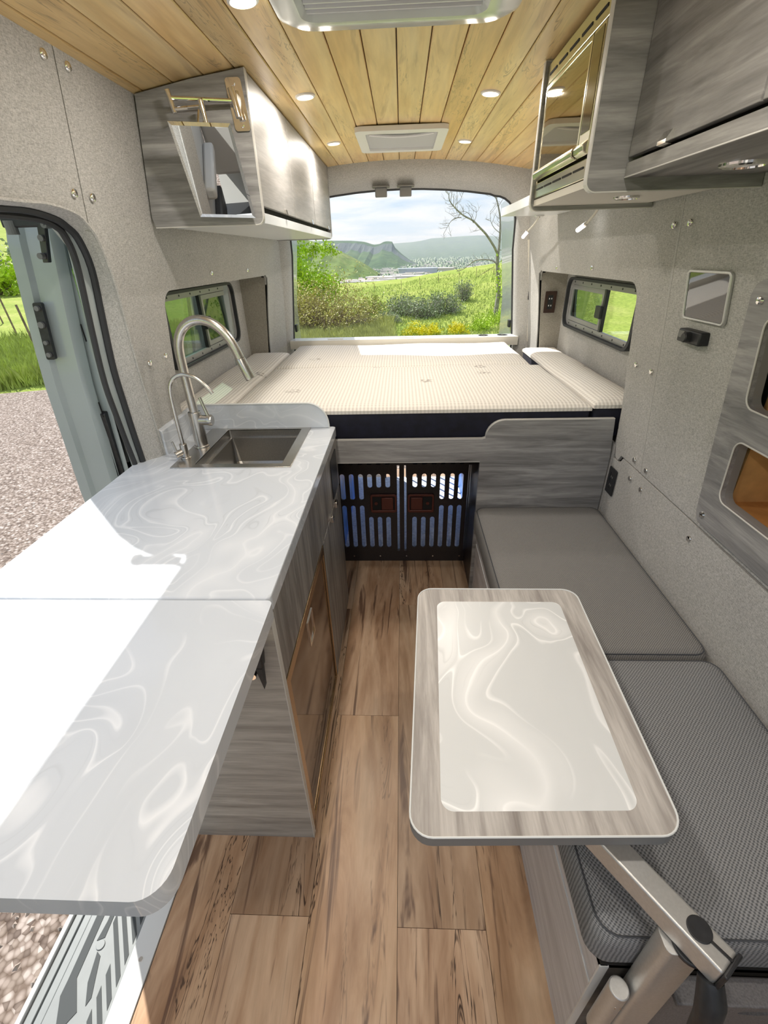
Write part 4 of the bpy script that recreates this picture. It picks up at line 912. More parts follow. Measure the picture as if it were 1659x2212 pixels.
# ================================================================== NICHE SHELF UNIT on the right wall
nu = thing('niche_shelf_unit', 'grey laminate wall panel with rounded cubby openings lined in orange wood', 'shelf unit', (.86, .6, .85))
op1 = rrect(.12, 1.108, .940, 1.112, .028); op2 = rrect(.12, 1.112, 1.195, 1.40, .028)
no = [(0, .842), (1.125, .842)]+[(1.132+.035*math.cos(a)+.01, .877+.035*math.sin(a)) for a in np.linspace(-PI/2, 0, 5)]+[(1.177, 1.44), (1.165, 1.462), (1.145, 1.472), (0, 1.472)]
obj('face_panel', MB().plate(no, [op1, op2], wallmap(1, -.013), .0125, GP), LYW if False else laminate('laminate_wall', 1, (.17, .17, .175), (.44, .43, .43)), nu, smooth=True)
for lp_ in (op1, op2):
    loop3 = [(ww(z)-.0140, y, z) for y, z in lp_]
    obj('edge_band', MB().tube(loop3+[loop3[0]], .0022, 6, caps=False), EDGE, nu, smooth=True)
    cx = sum(p[0] for p in lp_)/len(lp_); cz = sum(p[1] for p in lp_)/len(lp_)
    fr0 = [(ww(z)-.0005, y, z) for y, z in lp_]; fr1 = [(ww(z)+.020, y, z) for y, z in lp_]
    obj('cubby_rim', MB().loft([fr0, fr1], caps=False), plain('cubby_rim_grey', (.26, .25, .24), .5), nu)
y0, y1 = .06, 1.13
obj('cubby_floor', MB().box(.885, 1.02, y0, y1, .915, .928), ORW, nu); obj('cubby_floor', MB().box(.875, 1.02, y0, y1, 1.14, 1.165), ORW, nu)
obj('cubby_back', MB().box(1.02, 1.032, y0, y1, .90, 1.45), ORW, nu); obj('cubby_top', MB().box(.85, 1.02, y0, y1, 1.425, 1.437), ORW, nu)
obj('cubby_side', MB().box(.895, 1.02, y1-.012, y1, .915, 1.437), plain('cubby_side_wood', (.62, .36, .14), .5, noise=.1, nscale=30), nu)
obj('cubby_side', MB().box(.895, 1.02, y0, y0+.012, .915, 1.437), ORW, nu)
for yv in (.93, .86): obj('wood_batten', MB().box(.985, 1.018, yv, yv+.035, .928, 1.14), ORW, nu)
obj('panel_screw', MB().tube([(ww(.867)-.013, 1.146, .872), (ww(.867)-.018, 1.146, .872), (ww(.867)-.020, 1.146, .872)], [.010, .008, .003], 12), CHROME, nu, smooth=True)
obj('panel_screw', MB().tube([(ww(1.43)-.013, 1.142, 1.43), (ww(1.43)-.018, 1.142, 1.43), (ww(1.43)-.020, 1.142, 1.43)], [.010, .008, .003], 12), CHROME, nu, smooth=True)

# wall control tablet, thermostat dial, sockets
def wm(off): return lambda u, v, d: (ww(v)-off-d, u, v)
tb = thing('control_tablet', 'silver-rimmed touch control screen on the right wall', 'tablet', (.82, 1.36, 1.357))
tl = [(1.250, 1.484), (1.452, 1.484), (1.462, 1.357), (1.272, 1.357)]
tl = [(1.2655, 1.357), (1.458, 1.357), (1.456, 1.484), (1.262, 1.484)]
ro_ = rrect(1.262, 1.458, 1.357, 1.484, .014)
obj('silver_rim', MB().plate(ro_, [rrect(1.270, 1.450, 1.364, 1.477, .008)], wm(.001), .010), ALU, tb, bevel=.003, seg=3)
obj('screen_glass', MB().plate(rrect(1.270, 1.450, 1.364, 1.477, .008), [], wm(.002), .006), SCREEN, tb)
th = thing('dial_control', 'small black box with a round knob under the control screen', 'control', (.83, 1.37, 1.297))
obj('dial_box', MB().box(.806, .836, 1.322, 1.432, 1.300, 1.335), BLK, th, bevel=.004)
obj('knob', MB().tube([(.807, 1.372, 1.3175), (.792, 1.372, 1.3175), (.789, 1.372, 1.3175)], [.0145, .0135, .011], 22), BLK, th, smooth=True)
obj('dial_display', MB().box(.8045, .8065, 1.398, 1.424, 1.312, 1.330), GREYP, th)
def socket(nm, label, fm, u0, u1, v0, v1, brown=False):
    c = fm((u0+u1)/2, v0, 0)
    t = thing(nm, label, 'socket', c)
    obj('socket_plate', MB().plate(rrect(u0, u1, v0, v1, .003, 2), [rrect(u0+(u1-u0)*.27, u1-(u1-u0)*.27, v0+(v1-v0)*.18, v1-(v1-v0)*.18, .002, 2)], fm, .005), BROWNB if brown else BLK, t, bevel=.001)
    obj('socket_face', MB().plate(rrect(u0+(u1-u0)*.27, u1-(u1-u0)*.27, v0+(v1-v0)*.18, v1-(v1-v0)*.18, .002, 2), [], fm, .003), BLK, t)
    um = (u0+u1)/2; w_ = (u1-u0)*.10
    for vv in (.34, .66):
        for sg in (-1, 1):
            uu = um+sg*w_; v_ = v0+(v1-v0)*vv
            obj('pin_slot', MB().plate([(uu-.0022, v_-.004), (uu+.0022, v_-.004), (uu+.0022, v_+.004), (uu-.0022, v_+.004)], [], fm, .0042), PAPER if brown else GREYP, t)
socket('wall_socket', 'black double socket low on the right wall beside the bed board', lambda u, v, d: (ww(v)-.003-d, u, v), 1.688, 1.752, .645, .757)
socket('alcove_socket', 'black double socket in the alcove above the mattress', lambda u, v, d: (u, 3.047-d, v), .868, .935, 1.205, 1.325, True)

# rear pillar latch strip on the right edge trim
tagged(obj('pillar_latch', MB().box(.826, .836, 3.286, 3.296, 1.26, 1.40), BLK, bevel=.002), 'slim black latch strip on the right rear pillar trim', 'latch')

# ================================================================== BENCH
bb = thing('bench_base', 'pale grey laminate bench box below the seat cushions', 'bench', (.6, 1.0, 0))
obj('front_panel', MB().box(.343, .358, .307, 1.782, 0, .345), LBEN, bb)
obj('upper_rail', MB().box(.345, .358, .307, 1.782, .348, .44), LBEN, bb)
obj('edge_band', MB().box(.3425, .3585, .307, 1.782, .345, .348), WHITES, bb)
obj('end_panel', MB().box(.3585, .868, .308, .323, 0, .44), laminate('laminate_dark', 0, (.075, .07, .07), (.17, .165, .16)), bb)
obj('edge_band', MB().box(.3425, .3588, .3055, .3085, 0, .44), WHITES, bb)
obj('seat_board', MB().box(.345, .868, .308, 1.782, .428, .445), DARK, bb)
def cushion(name, y0, y1, label, mat, x0=.318, x1=.862):
    t = thing(name, label, 'cushion', ((x0+x1)/2, (y0+y1)/2, .446), 'bench seat cushions')
    zb, zt2 = .446, .556
    def L(d, z, r=.035): return [(a, b_, z) for a, b_ in rrect(x0+d, x1-d, y0+d, y1-d, r, 5)]
    loops = [L(.012, zb), L(.003, zb+.008), L(0, zb+.022), L(0, zt2-.035), L(.004, zt2-.018), L(.012, zt2-.007), L(.028, zt2-.001)]
    cxx, cyy = (x0+x1)/2, (y0+y1)/2
    for k in (.8, .55, .3, .05):
        base = L(.028, zt2)
        loops.append([(cxx+(p[0]-cxx)*k, cyy+(p[1]-cyy)*k, zt2+.006*(1-k)) for p in base])
    obj('cushion_body', MB().loft(loops), mat, t, smooth=True)
    q = L(.0085, zt2-.0095)
    obj('seam_piping', MB().tube(q+[q[0]], .0018, 5, caps=False), plain('seam_thread', (.06, .065, .075), .8) if 'seam_thread' not in MATS else MATS['seam_thread'], t, smooth=True)
    return t
cushion('seat_cushion', .918, 1.780, 'grey woven seat cushion against the bed board', WEAVE)
cushion('seat_cushion', .305, .912, 'grey woven seat cushion in the foreground beneath the swivel table', WEAVEF)

# ================================================================== TABLE
tt = thing('swivel_table', 'rounded grey wood table with a white swirled resin inset', 'table', (.24, .67, .70))
TZ = .74
def tablemap(z): # slightly tapered quad measured from the photo
    def f(u, v, d):
        x0 = .007+(.035)*v; x1 = .441+(.022)*v
        return (x0+(x1-x0)*u, (.372 if u < 0 else .362+.016*u)+(.60-.008*u)*v if False else .364+.012*u+(.611-.014*u)*v, z+d)
    return f
W_, H_ = .435, .60
def rr01(x0, x1, y0, y1, rx):
    pts = rrect(x0*W_, x1*W_, y0*H_, y1*H_, rx, 7); return [(p[0]/W_, p[1]/H_) for p in pts]
ins = rr01(.118, .872, .063, .915, .022)
obj('table_top', MB().plate(rr01(0, 1, 0, 1, .038), [ins], tablemap(TZ-.024), .024), LTAB, tt)
obj('table_inset', MB().plate([(a, b_) for a, b_ in ins], [], tablemap(TZ-.022), .0222), RESINT, tt)
tm = tablemap(TZ)
lo_ = [tm(a, b_, .0003) for a, b_ in rr01(0, 1, 0, 1, .038)]
obj('edge_band', MB().tube(lo_+[lo_[0]], .0018, 6, caps=False), WHITES, tt, smooth=True)
lo2 = [tm(a, b_, -.012) for a, b_ in rr01(-.001, 1.001, -.001, 1.001, .038)]
obj('table_edge', MB().loft([[(p[0], p[1], z) for p in lo2] for z in (TZ-.0245, TZ-.0018)], caps=False), plain('table_edge_grey', (.20, .205, .21), .5), tt)
obj('mount_plate', MB().box(.19, .32, .46, .62, TZ-.034, TZ-.0245), ALU, tt)
# table mount: square tube arm, post, clamp and lever
tmn = thing('table_mount', 'silver square-tube swing arm and post under the swivel table', 'table mount', (.43, .28, .2))
def beam(a, b_, wd, ht, mat, nm, bev=.004):
    a, b_ = Vector(a), Vector(b_); d = (b_-a).normalized(); s_ = d.cross(Vector((0, 0, 1))).normalized(); u_ = s_.cross(d)
    L = lambda c: [c+s_*wd/2+u_*ht/2, c-s_*wd/2+u_*ht/2, c-s_*wd/2-u_*ht/2, c+s_*wd/2-u_*ht/2]
    return obj(nm, MB().loft([L(a), L(b_)]), mat, tmn, bevel=bev, seg=3)
beam((.242, .542, .6625), (.4455, .245, .6625), .040, .045, ALU, 'swing_arm')
E_ = Vector((.4455, .245, .6625)); D_ = (Vector((.4455, .245, 0))-Vector((.242, .542, 0))).normalized(); P_ = Vector((-D_.y, D_.x, 0))
ecap = lambda c: [c+P_*.022+Vector((0, 0, .0245)), c-P_*.022+Vector((0, 0, .0245)), c-P_*.022-Vector((0, 0, .0245)), c+P_*.022-Vector((0, 0, .0245))]
obj('end_cap', MB().loft([ecap(E_), ecap(E_+D_*.006)]), BLK, tmn, bevel=.002)
pc = E_-D_*.042+P_*.002
obj('cap_plug', MB().cyl((pc.x, pc.y, .684), (pc.x, pc.y, .6875), .0165, seg=28), BLK, tmn, bevel=.001)
obj('slot_line', MB().loft([[pc+D_*.016+P_*.002+Vector((0, 0, .0232)), pc+D_*.016-P_*.002+Vector((0, 0, .0232)), pc+D_*.016-P_*.002+Vector((0, 0, .0245)), pc+D_*.016+P_*.002+Vector((0, 0, .0245))], [E_+P_*.006+Vector((0, 0, .0232)), E_+P_*.002+Vector((0, 0, .0232)), E_+P_*.002+Vector((0, 0, .0245)), E_+P_*.006+Vector((0, 0, .0245))]]), BLK, tmn)
# vertical post (with the mount lug) standing at the bench end
px_, py_ = .4165, .285
obj('post', MB().plate(rrect(px_-.0305, px_+.0305, py_-.0185, py_+.0185, .010, 4), [], XY(.0), .636), ALU, tmn, bevel=.001)
obj('lug', MB().cyl((.366, .280, .24), (.366, .280, .44), .0165, seg=20), ALU, tmn, bevel=.002)
obj('lug', MB().cyl((.366, .264, .40), (.366, .280, .40), .006, seg=14), CHROME, tmn)
obj('pivot_collar', MB().cyl((.424, .278, .632), (.424, .278, .640), .026, seg=24), BLK, tmn, bevel=.002)
obj('lever', MB().tube([(.432, .243, .640), (.430, .226, .618), (.427, .214, .585), (.426, .210, .52), (.428, .212, .40)], [.016, .019, .017, .0115, .0115], 14), BLK, tmn, smooth=True)
obj('lever_bolt', MB().cyl((.424, .200, .585), (.423, .194, .585), .006, seg=12), CHROME, tmn)
# printed maker's mark fragment
obj('printed_mark', MB().loft([[Vector((.3235, .3900, .6620))+Vector((.0, 0, z))+D_*t+P_*-.0 for t, z in ((0, .012), (.006, .013), (.008, .006), (.014, .004), (.013, -.004), (.006, -.003), (.003, .004), (0, .004))], [Vector((.3235, .3900, .6620))+Vector((0, 0, z))+D_*t-P_*.0006 for t, z in ((0, .012), (.006, .013), (.008, .006), (.014, .004), (.013, -.004), (.006, -.003), (.003, .004), (0, .004))]]), INKB, tmn)
# seat pedestal at the bottom right
sp_b = thing('seat_pedestal', 'grey textured seat pedestal with oval slots beside the bench end', 'pedestal', (.66, .22, 0))
PEDM = plain('pedestal_grey', (.15, .145, .15), .55, noise=.25, nscale=300, bump=.3)
obj('pedestal_face', MB().plate([(.455, 0), (.86, 0), (.86, .425), (.455, .425)], [[(.624+.032*math.cos(a), .350+.010*math.sin(a)) for a in np.linspace(0, 2*PI, 21)[:-1]], rrect(.475, .535, .10, .20, .02)], XZ(.276), .02), PEDM, sp_b)
obj('pedestal_back', MB().box(.455, .86, .296, .3005, 0, .42), DARK, sp_b)
obj('pedestal_lip', MB().box(.455, .86, .262, .300, .425, .440), PEDM, sp_b, bevel=.003)

# ================================================================== SIDE DOOR, slid open outside
sd = thing('sliding_door', 'grey-green painted sliding side door slid back outside the van', 'door', (-1.05, 1.9, -.3))
def dx_(z, o): return -(ww(z)+o)
zs = list(np.linspace(-.3, 1.2, 5))+[1.3, 1.4, 1.5, 1.6, 1.68, 1.74, 1.79]
def door_prof(z):   # outer skin, front flange, folded inner frame, back to the window edge
    t = 0 if z < 1.60 else (z-1.60)/.165
    yo = 1.42+.03*t*t
    return [(dx_(z, .300-.02*t), yo+.012, z), (dx_(z, .296-.02*t), yo-.002, z), (dx_(z, .262-.01*t), yo, z), (dx_(z, .250), yo+.012, z), (dx_(z, .178), yo+.006, z), (dx_(z, .166), yo+.014, z), (dx_(z, .158), yo+.030, z), (dx_(z, .163), yo+.042, z), (dx_(z, .178), yo+.045, z), (dx_(z, .285), yo+.045, z)]
obj('door_front_frame', MB().loft([door_prof(z) for z in zs]), PAINT, sd, smooth=True)
obj('door_skin', MB().plate([(1.462, -.3), (2.75, -.3), (2.75, 1.79), (1.475, 1.79), (1.462, 1.70)], [rrect(1.470, 2.55, .86, 1.60, .07)], lambda u, v, d: (dx_(v, .298)+d, u, v), .012, GP+[(1.7, 0.2), (2.2, .5)]), PAINT, sd)
obj('door_inner_panel', MB().plate([(1.462, -.3), (2.75, -.3), (2.75, 1.79), (1.475, 1.79), (1.462, 1.70)], [rrect(1.468, 2.50, .84, 1.56, .09)], lambda u, v, d: (dx_(v, .175)-d, u, v), .012, GP), PAINT, sd)
obj('door_glass', MB().plate(rrect(1.465, 2.56, .85, 1.61, .07), [], lambda u, v, d: (dx_(v, .288)+d, u, v), .004, GP), GLASSC, sd)
# striker plate with bolts, slots, roller arm, latch pocket
def fp(x, z, d=0): return (x, 1.4155-d, z)
def dface(u, v, d): return (u+(1.365-v)*-.125, 1.418-d+.0, v)
spk = obj('striker_plate', MB().plate(rrect(-1.085, -1.058, 1.285, 1.445, .006), [], dface, .012), BLK, sd, bevel=.002)
for z, r_ in ((1.43, .007), (1.385, .009), (1.335, .006), (1.30, .007)):
    xx = -1.071+(1.365-z)*-.125
    obj('striker_bolt', MB().cyl((xx, 1.410, z), (xx, 1.398, z), r_, seg=14), GREYP, sd)
ra = obj('roller_arm', MB().loft([[(-.925, 1.330, 1.645), (-.895, 1.318, 1.645), (-.935, 1.335, 1.545), (-.957, 1.345, 1.545)], [(-.925, 1.345, 1.648), (-.895, 1.333, 1.648), (-.935, 1.350, 1.545), (-.957, 1.360, 1.545)]]), BLK, sd, bevel=.002)
obj('roller_arm', MB().box(-1.02, -.91, 1.330, 1.352, 1.625, 1.650), BLK, sd, bevel=.003)
for x, z in ((-.925, 1.60), (-.943, 1.56), (-.905, 1.628)): obj('arm_bolt', MB().cyl((x, 1.345, z), (x, 1.322, z), .0075, seg=12), GREYP, sd)
obj('roller', MB().cyl((-1.0, 1.335, 1.610), (-1.0, 1.335, 1.640), .014, seg=16), GREYP, sd)
ik = lambda u, v, d: (dx_(v, .160)+d, u, v)
obj('latch_housing', MB().plate([(1.445, 1.10), (1.50, 1.115), (1.535, 1.03), (1.53, .90), (1.50, .85), (1.458, .86)], [rrect(1.470, 1.522, .905, 1.02, .006)], ik, .020), BLK, sd, bevel=.003)
obj('latch_recess', MB().plate([(1.445, .87), (1.53, .87), (1.53, 1.05), (1.445, 1.05)], [], ik, .003), DARK, sd)
obj('latch_grip', MB().plate([(1.488, .905), (1.515, .905), (1.522, 1.01), (1.494, 1.02)], [], lambda u, v, d: (dx_(v, .152)+d, u, v), .022), GREYP, sd, bevel=.003)
for z in (1.36, 1.12): obj('door_slot', MB().box(dx_(z, .150)-.001, dx_(z, .146)-.003, 1.444, 1.449, z-.03, z+.02), DARK, sd)

# ================================================================== simple cab (seen in the mirror)
cb = thing('cab_door', 'grey plastic cab door lining at the front left', 'door', (-.85, -.9, .0))
obj('door_lining', MB().box(-.90, -.86, -1.5, -.45, -.1, .95), CAB, cb, bevel=.02)
obj('armrest', MB().box(-.86, -.78, -1.3, -.6, .62, .70), CAB, cb, bevel=.02)
obj('door_pocket', MB().box(-.86, -.80, -1.3, -.6, .20, .40), BLK, cb, bevel=.02)
dsh = thing('dashboard', 'grey plastic dashboard at the front of the cab', 'dashboard', (0, -1.7, 0))
obj('dash_body', MB().loft([[(x, -1.9, .3), (x, -1.55, .35), (x, -1.45, .75), (x, -1.55, .95), (x, -1.9, 1.0)] for x in (-.86, .86)]), CAB, dsh, bevel=.03)
obj('kick_panel', MB().box(-.86, .86, -1.95, -1.90, -.2, .35), CAB, dsh)
obj('cab_floor', MB().box(-.86, .86, -1.90, -1.41, -.08, -.05), BLKR, dsh)
obj('cup_holder', MB().cyl((-.55, -1.52, .90), (-.55, -1.50, .96), .05, seg=20), BLK, dsh)

# ================================================================== OUTSIDE
def sstep(a, b_, x): t = max(0., min(1., (x-a)/(b_-a))); return t*t*(3-2*t)
RT = [-.5, -.212, -.154, -.062, .0025, .075, .146, .216, .35]
RS = [-.066, -.062, -.0504, -.0469, -.0427, -.0324, -.0238, -.0154, -.004]
def gh(x, y):
    r = math.hypot(x, y); az = math.degrees(math.atan2(x, y))
    t = math.tan(math.radians(max(-26, min(20, az))))
    zr = 1.54+40*float(np.interp(t, RT, RS))
    f = -.65+(zr+.65)*sstep(12, 40, r)
    if r > 40: f = zr - (zr+24)*sstep(40, 130, r)
    side = -.65+max(0, min(r, 45)-14)*.012 + max(0, r-45)*.088
    side = min(side, 34)
    d = abs(az-4); wf = 1-sstep(19, 34, d)
    wob = .10*math.sin(x*.31+1)*math.sin(y*.23)*sstep(14, 40, r)
    return f*wf+side*(1-wf)+wob*min(1, r/20)
azs = np.radians(np.arange(-180, 180, 2.0)); rads = np.concatenate([np.linspace(.5, 14, 8), np.geomspace(16, 60, 22), np.geomspace(66, 900, 18)])
vs = [(0, 0, -.65)]+[(r*math.sin(a), r*math.cos(a), gh(r*math.sin(a), r*math.cos(a))) for r in rads for a in azs]
na = len(azs); fs = [(0, 1+(i+1) % na, 1+i) for i in range(na)]
fs += [(1+k*na+i, 1+k*na+(i+1) % na, 1+(k+1)*na+(i+1) % na, 1+(k+1)*na+i) for k in range(len(rads)-1) for i in range(na)]
struct('meadow_ground', MB().add(vs, fs), MEADOW, smooth=True, label='green meadow rolling away to a ridge')
gl_ = [(0, 0, -.635)]; gf = []
def grad(a): return 12.2+.5*math.sin(a*5+1)+.25*math.sin(a*13) if (math.degrees(a) < -22 or math.degrees(a) > 40) else 8.5+.4*math.sin(a*9)
gr_ = [(rr*grad(a)*math.sin(a), rr*grad(a)*math.cos(a), gh(rr*grad(a)*math.sin(a), rr*grad(a)*math.cos(a))+(.015 if rr < 1 else -.03)) for rr in (.5, .96, 1.0) for a in azs]
struct('gravel_ground', MB().add(gl_+gr_, [(0, 1+(i+1) % na, 1+i) for i in range(na)]+[(1+k*na+i, 1+k*na+(i+1) % na, 1+(k+1)*na+(i+1) % na, 1+(k+1)*na+i) for k in range(2) for i in range(na)]), GRAVEL, label='pale gravel lot beside the van')
# loose stones near the door
stn = MB(); rs = random.Random(5)
for i in range(1800):
    x = -1.0-rs.random()**1.6*3.4; y = rs.uniform(-.2, 3.2); q = rs.uniform(.006, .016); a = rs.random()*6.28; z = -.635
    p = [(x+q*math.cos(a+k*1.57)*(1 if k % 2 else .7), y+q*math.sin(a+k*1.57)*(1 if k % 2 else .7), z) for k in range(4)]
    stn.add(p+[(x+q*.1, y, z+q*.8)], [(0, 1, 4), (1, 2, 4), (2, 3, 4), (3, 0, 4)])
tagged(obj('gravel_stones', stn, plain('stone_mix', (.36, .30, .26), .9, noise=.5, nscale=9)), 'loose gravel stones on the lot beside the side door', 'gravel', kind='stuff')

def solve(t, s):   # where the sight line x/y = t, (z-1.54)/y = s meets the meadow
    y = 9.0
    while y < 200 and CH+s*y > gh(t*y, y): y += .15
    return Vector((t*y, y, gh(t*y, y)))
# grass blades
def grass(name, label, n, pick, hmin, hmax, mat, seed):
    rg = np.random.default_rng(seed); pts = []
    while len(pts) < n:
        x, y = pick(rg); pts.append((x, y, gh(x, y)-.02))
    P = np.array(pts); a = rg.uniform(0, 2*PI, n); h = rg.uniform(hmin, hmax, n); w_ = rg.uniform(.008, .02, n); ln = rg.uniform(0, .5, n)*h; la = rg.uniform(0, 2*PI, n)
    V = np.empty((n, 4, 3)); ca, sa = np.cos(a)*w_, np.sin(a)*w_
    V[:, 0] = P-np.stack([ca, sa, 0*a], 1); V[:, 1] = P+np.stack([ca, sa, 0*a], 1)
    V[:, 2] = P+np.stack([ca*.6+np.cos(la)*ln*.4, sa*.6+np.sin(la)*ln*.4, h*.6], 1); V[:, 3] = P+np.stack([np.cos(la)*ln, np.sin(la)*ln, h], 1)
    me = bpy.data.meshes.new(name); me.from_pydata(V.reshape(-1, 3).tolist(), [], [t for i in range(n) for t in ((4*i, 4*i+1, 4*i+2), (4*i, 4*i+2, 4*i+3))])
    me.materials.append(mat); o = bpy.data.objects.new(name, me); COL.objects.link(o)
    o['label'] = label; o['category'] = 'grass'; o['kind'] = 'stuff'; return o
def sector(r0, r1, a0, a1):
    def f(rg):
        r = r0+(r1-r0)*rg.random()**1.5; a = math.radians(rg.uniform(a0, a1)); return r*math.sin(a), r*math.cos(a)
    return f
grass('grass', 'tall green grass along the edge of the gravel lot', 26000, sector(12.0, 19, -52, -24), .15, .50, GRASSB, 1)
grass('grass', 'pale green grass below the rear doorway view', 22000, sector(12.0, 17.5, -13, -1), .12, .42, leafm('pale_grass', (.46, .48, .18), .35), 2)
grass('grass', 'green grass across the near meadow', 26000, sector(13, 34, -14, 15), .05, .16, leafm('meadow_grass', (.35, .43, .12), .4), 3)

def shrub(name, label, cat, c, rx, rz, nleaf, ls, leaf, twig, ntw, seed, group=None, clumps=5, flat=1.0, tw=.012):
    rg = np.random.default_rng(seed); c = Vector(c)
    t = thing(name, label, cat, c, group)
    mb = MB(); tips = []
    for k in range(ntw):
        a = rg.uniform(0, 2*PI); el = rg.uniform(.25, 1.35); L = rx*rg.uniform(.7, 1.15)
        d = Vector((math.cos(a)*math.cos(el), math.sin(a)*math.cos(el), math.sin(el)*rz/rx*1.25))
        p0 = c+Vector((math.cos(a), math.sin(a), 0))*rx*.3*rg.random(); p1 = p0+d*L*.5+Vector(rg.normal(0, .08*rx, 3)); p2 = p0+d*L+Vector(rg.normal(0, .14*rx, 3))
        mb.tube([p0, p1, p2], [tw, tw*.6, tw*.25], 4, False); tips += [p1, p2]
        for j in range(3):
            q = p1+(p2-p1)*rg.random(); e_ = q+Vector(rg.normal(0, .22*rx, 3)); mb.tube([q, e_], [tw*.4, tw*.15], 3, False); tips.append(e_)
    o = obj('twigs', mb, twig, t); o['kind'] = 'stuff'
    if nleaf:
        T = np.array([tuple(p) for p in tips]); idx = rg.integers(0, len(T), nleaf)
        P = T[idx]+rg.normal(0, rx*.10, (nleaf, 3)); P[:, 2] = np.maximum(P[:, 2], c.z+.02)
        u = rg.normal(0, 1, (nleaf, 3)); u /= np.linalg.norm(u, axis=1)[:, None]; v_ = np.cross(u, rg.normal(0, 1, (nleaf, 3))); v_ /= np.linalg.norm(v_, axis=1)[:, None]
        s_ = rg.uniform(.6, 1.3, nleaf)[:, None]*ls
        V = np.stack([P-u*s_, P+v_*s_*.5, P+u*s_, P-v_*s_*.5], 1)-np.array(tuple(c))
        me = bpy.data.meshes.new('foliage'); me.from_pydata(V.reshape(-1, 3).tolist(), [], [(4*i, 4*i+1, 4*i+2, 4*i+3) for i in range(nleaf)])
        me.materials.append(leaf); lo = bpy.data.objects.new('foliage', me); COL.objects.link(lo); lo.parent = t; lo['kind'] = 'stuff'
    return t
c_ = solve(-.150, -.138); shrub('shrub', 'brown and yellow bare-twigged shrub left of the meadow', 'shrub', c_, 1.35, 1.0, 7500, .034, LEAFY, BARKB, 130, 21)
c_ = solve(-.205, -.135); shrub('shrub', 'yellow-green shrub beside the left rear door', 'shrub', c_, .95, 1.1, 3600, .036, LEAFY, BARKB, 80, 22)
c_ = solve(-.098, -.138); shrub('shrub', 'low grey tangle of twigs in front of the meadow', 'shrub', c_, .7, .30, 700, .03, LEAFY, BARK, 110, 23)
c_ = solve(-.17, -.142); shrub('shrub', 'low dark grey brushwood at the foot of the left shrub', 'shrub', c_, .8, .30, 300, .03, LEAFY, BARKB, 130, 29, tw=.016)
c_ = solve(-.060, -.105); shrub('shrub', 'small olive bush behind the grey tangle of twigs', 'shrub', c_, .6, .45, 1200, .04, leafm('olive_leaves', (.36, .42, .08)), BARKB, 60, 24)
SG = 'sage-green bush on the meadow, '
for k, (t_, s_, rx, rz, sd_, tx_) in enumerate(((.000, -.108, 1.15, .95, 31, 'leftmost of the sage clump'), (.045, -.113, 1.10, .95, 32, 'in the middle of the sage clump'), (.088, -.108, .95, 1.05, 33, 'rightmost of the sage clump'), (.124, -.085, .65, 1.3, 34, 'single tall one behind the clump'), (-.025, -.122, .75, .40, 35, 'small low one in front of the clump'))):
    shrub('sage_bush', SG+tx_, 'bush', solve(t_, s_), rx*.62, rz*.50, 2600 if k < 3 else 1000, .035, LEAFS, BARK, 90, sd_, 'sage bushes on the meadow')
for k, (t_, s_, r_) in enumerate(((.035, -.148, .38), (.062, -.148, .30), (.112, -.146, .30), (.165, -.140, .45), (.205, -.128, .55))):
    shrub('flowering_weed', ('yellow flowering weed at the foot of the view, ' if k < 3 else 'yellow-green leafy weed below the dead tree, ')+('leftmost', 'second from left', 'third from left', 'just left of the trunk', 'beside the right rear door')[k], 'weed', solve(t_, s_), r_, r_*.6, 1500, .028, LEAFW if k < 3 else LEAFG, LEAFG, 26, 40+k, 'yellow weeds', tw=.005)
# leafy tree on the left: trunk leaning, crown clusters
def leaf_cloud(t, clusters, ls, leaf, seed, name='foliage'):
    rg = np.random.default_rng(seed); PP = []
    for (x, y, z, r, n) in clusters: PP.append(np.array([x, y, z])+rg.normal(0, r*.5, (n, 3)))
    P = np.concatenate(PP); n = len(P); u = rg.normal(0, 1, (n, 3)); u /= np.linalg.norm(u, axis=1)[:, None]; v_ = np.cross(u, rg.normal(0, 1, (n, 3))); v_ /= np.linalg.norm(v_, axis=1)[:, None]
    s_ = rg.uniform(.6, 1.3, n)[:, None]*ls; V = np.stack([P-u*s_, P+v_*s_*.6, P+u*s_, P-v_*s_*.6], 1)-np.array(tuple(LOC[t.name]))
    me = bpy.data.meshes.new(name); me.from_pydata(V.reshape(-1, 3).tolist(), [], [(4*i, 4*i+1, 4*i+2, 4*i+3) for i in range(n)]); me.materials.append(leaf)
    lo = bpy.data.objects.new(name, me); COL.objects.link(lo); lo.parent = t; lo['kind'] = 'stuff'
D = 20.
tb_ = Vector((-.30*D, D, gh(-.30*D, D)))
t = thing('leafy_tree', 'bright green leafy tree at the left of the rear doorway view', 'tree', tb_)
def P3(tt_, s, y=D): return Vector((tt_*y, y, CH+s*y))
obj('trunk', MB().tube([tb_, P3(-.27, -.05), P3(-.25, .02), P3(-.24, .10)], [.12, .09, .06, .03], 7), BARK, t)
for a in ((-.27, -.05, -.20, -.06), (-.26, -.01, -.19, .0), (-.25, .02, -.17, .05), (-.26, -.06, -.17, -.045), (-.245, .04, -.15, .085)):
    obj('branch', MB().tube([P3(a[0], a[1]), P3((a[0]+a[2])/2, (a[1]+a[3])/2+.01), P3(a[2], a[3])], [.03, .02, .008], 5), BARK, t)
cl = [(*P3(-.175, -.052), .75, 1900), (*P3(-.145, -.055), .5, 900), (*P3(-.21, -.045), .7, 1300), (*P3(-.20, -.085), .6, 900)]
for k in range(16): cl.append((*P3(-.225+.05*math.sin(k*2.1)*.5+.012*math.cos(k), -.02+k*.009, D+math.sin(k*1.7)*.6), .34, 260))
for k in range(7): cl.append((*P3(-.19+.010*k, .012+.006*math.sin(k*3), D), .22, 90))
leaf_cloud(t, cl, .055, LEAFG, 50)
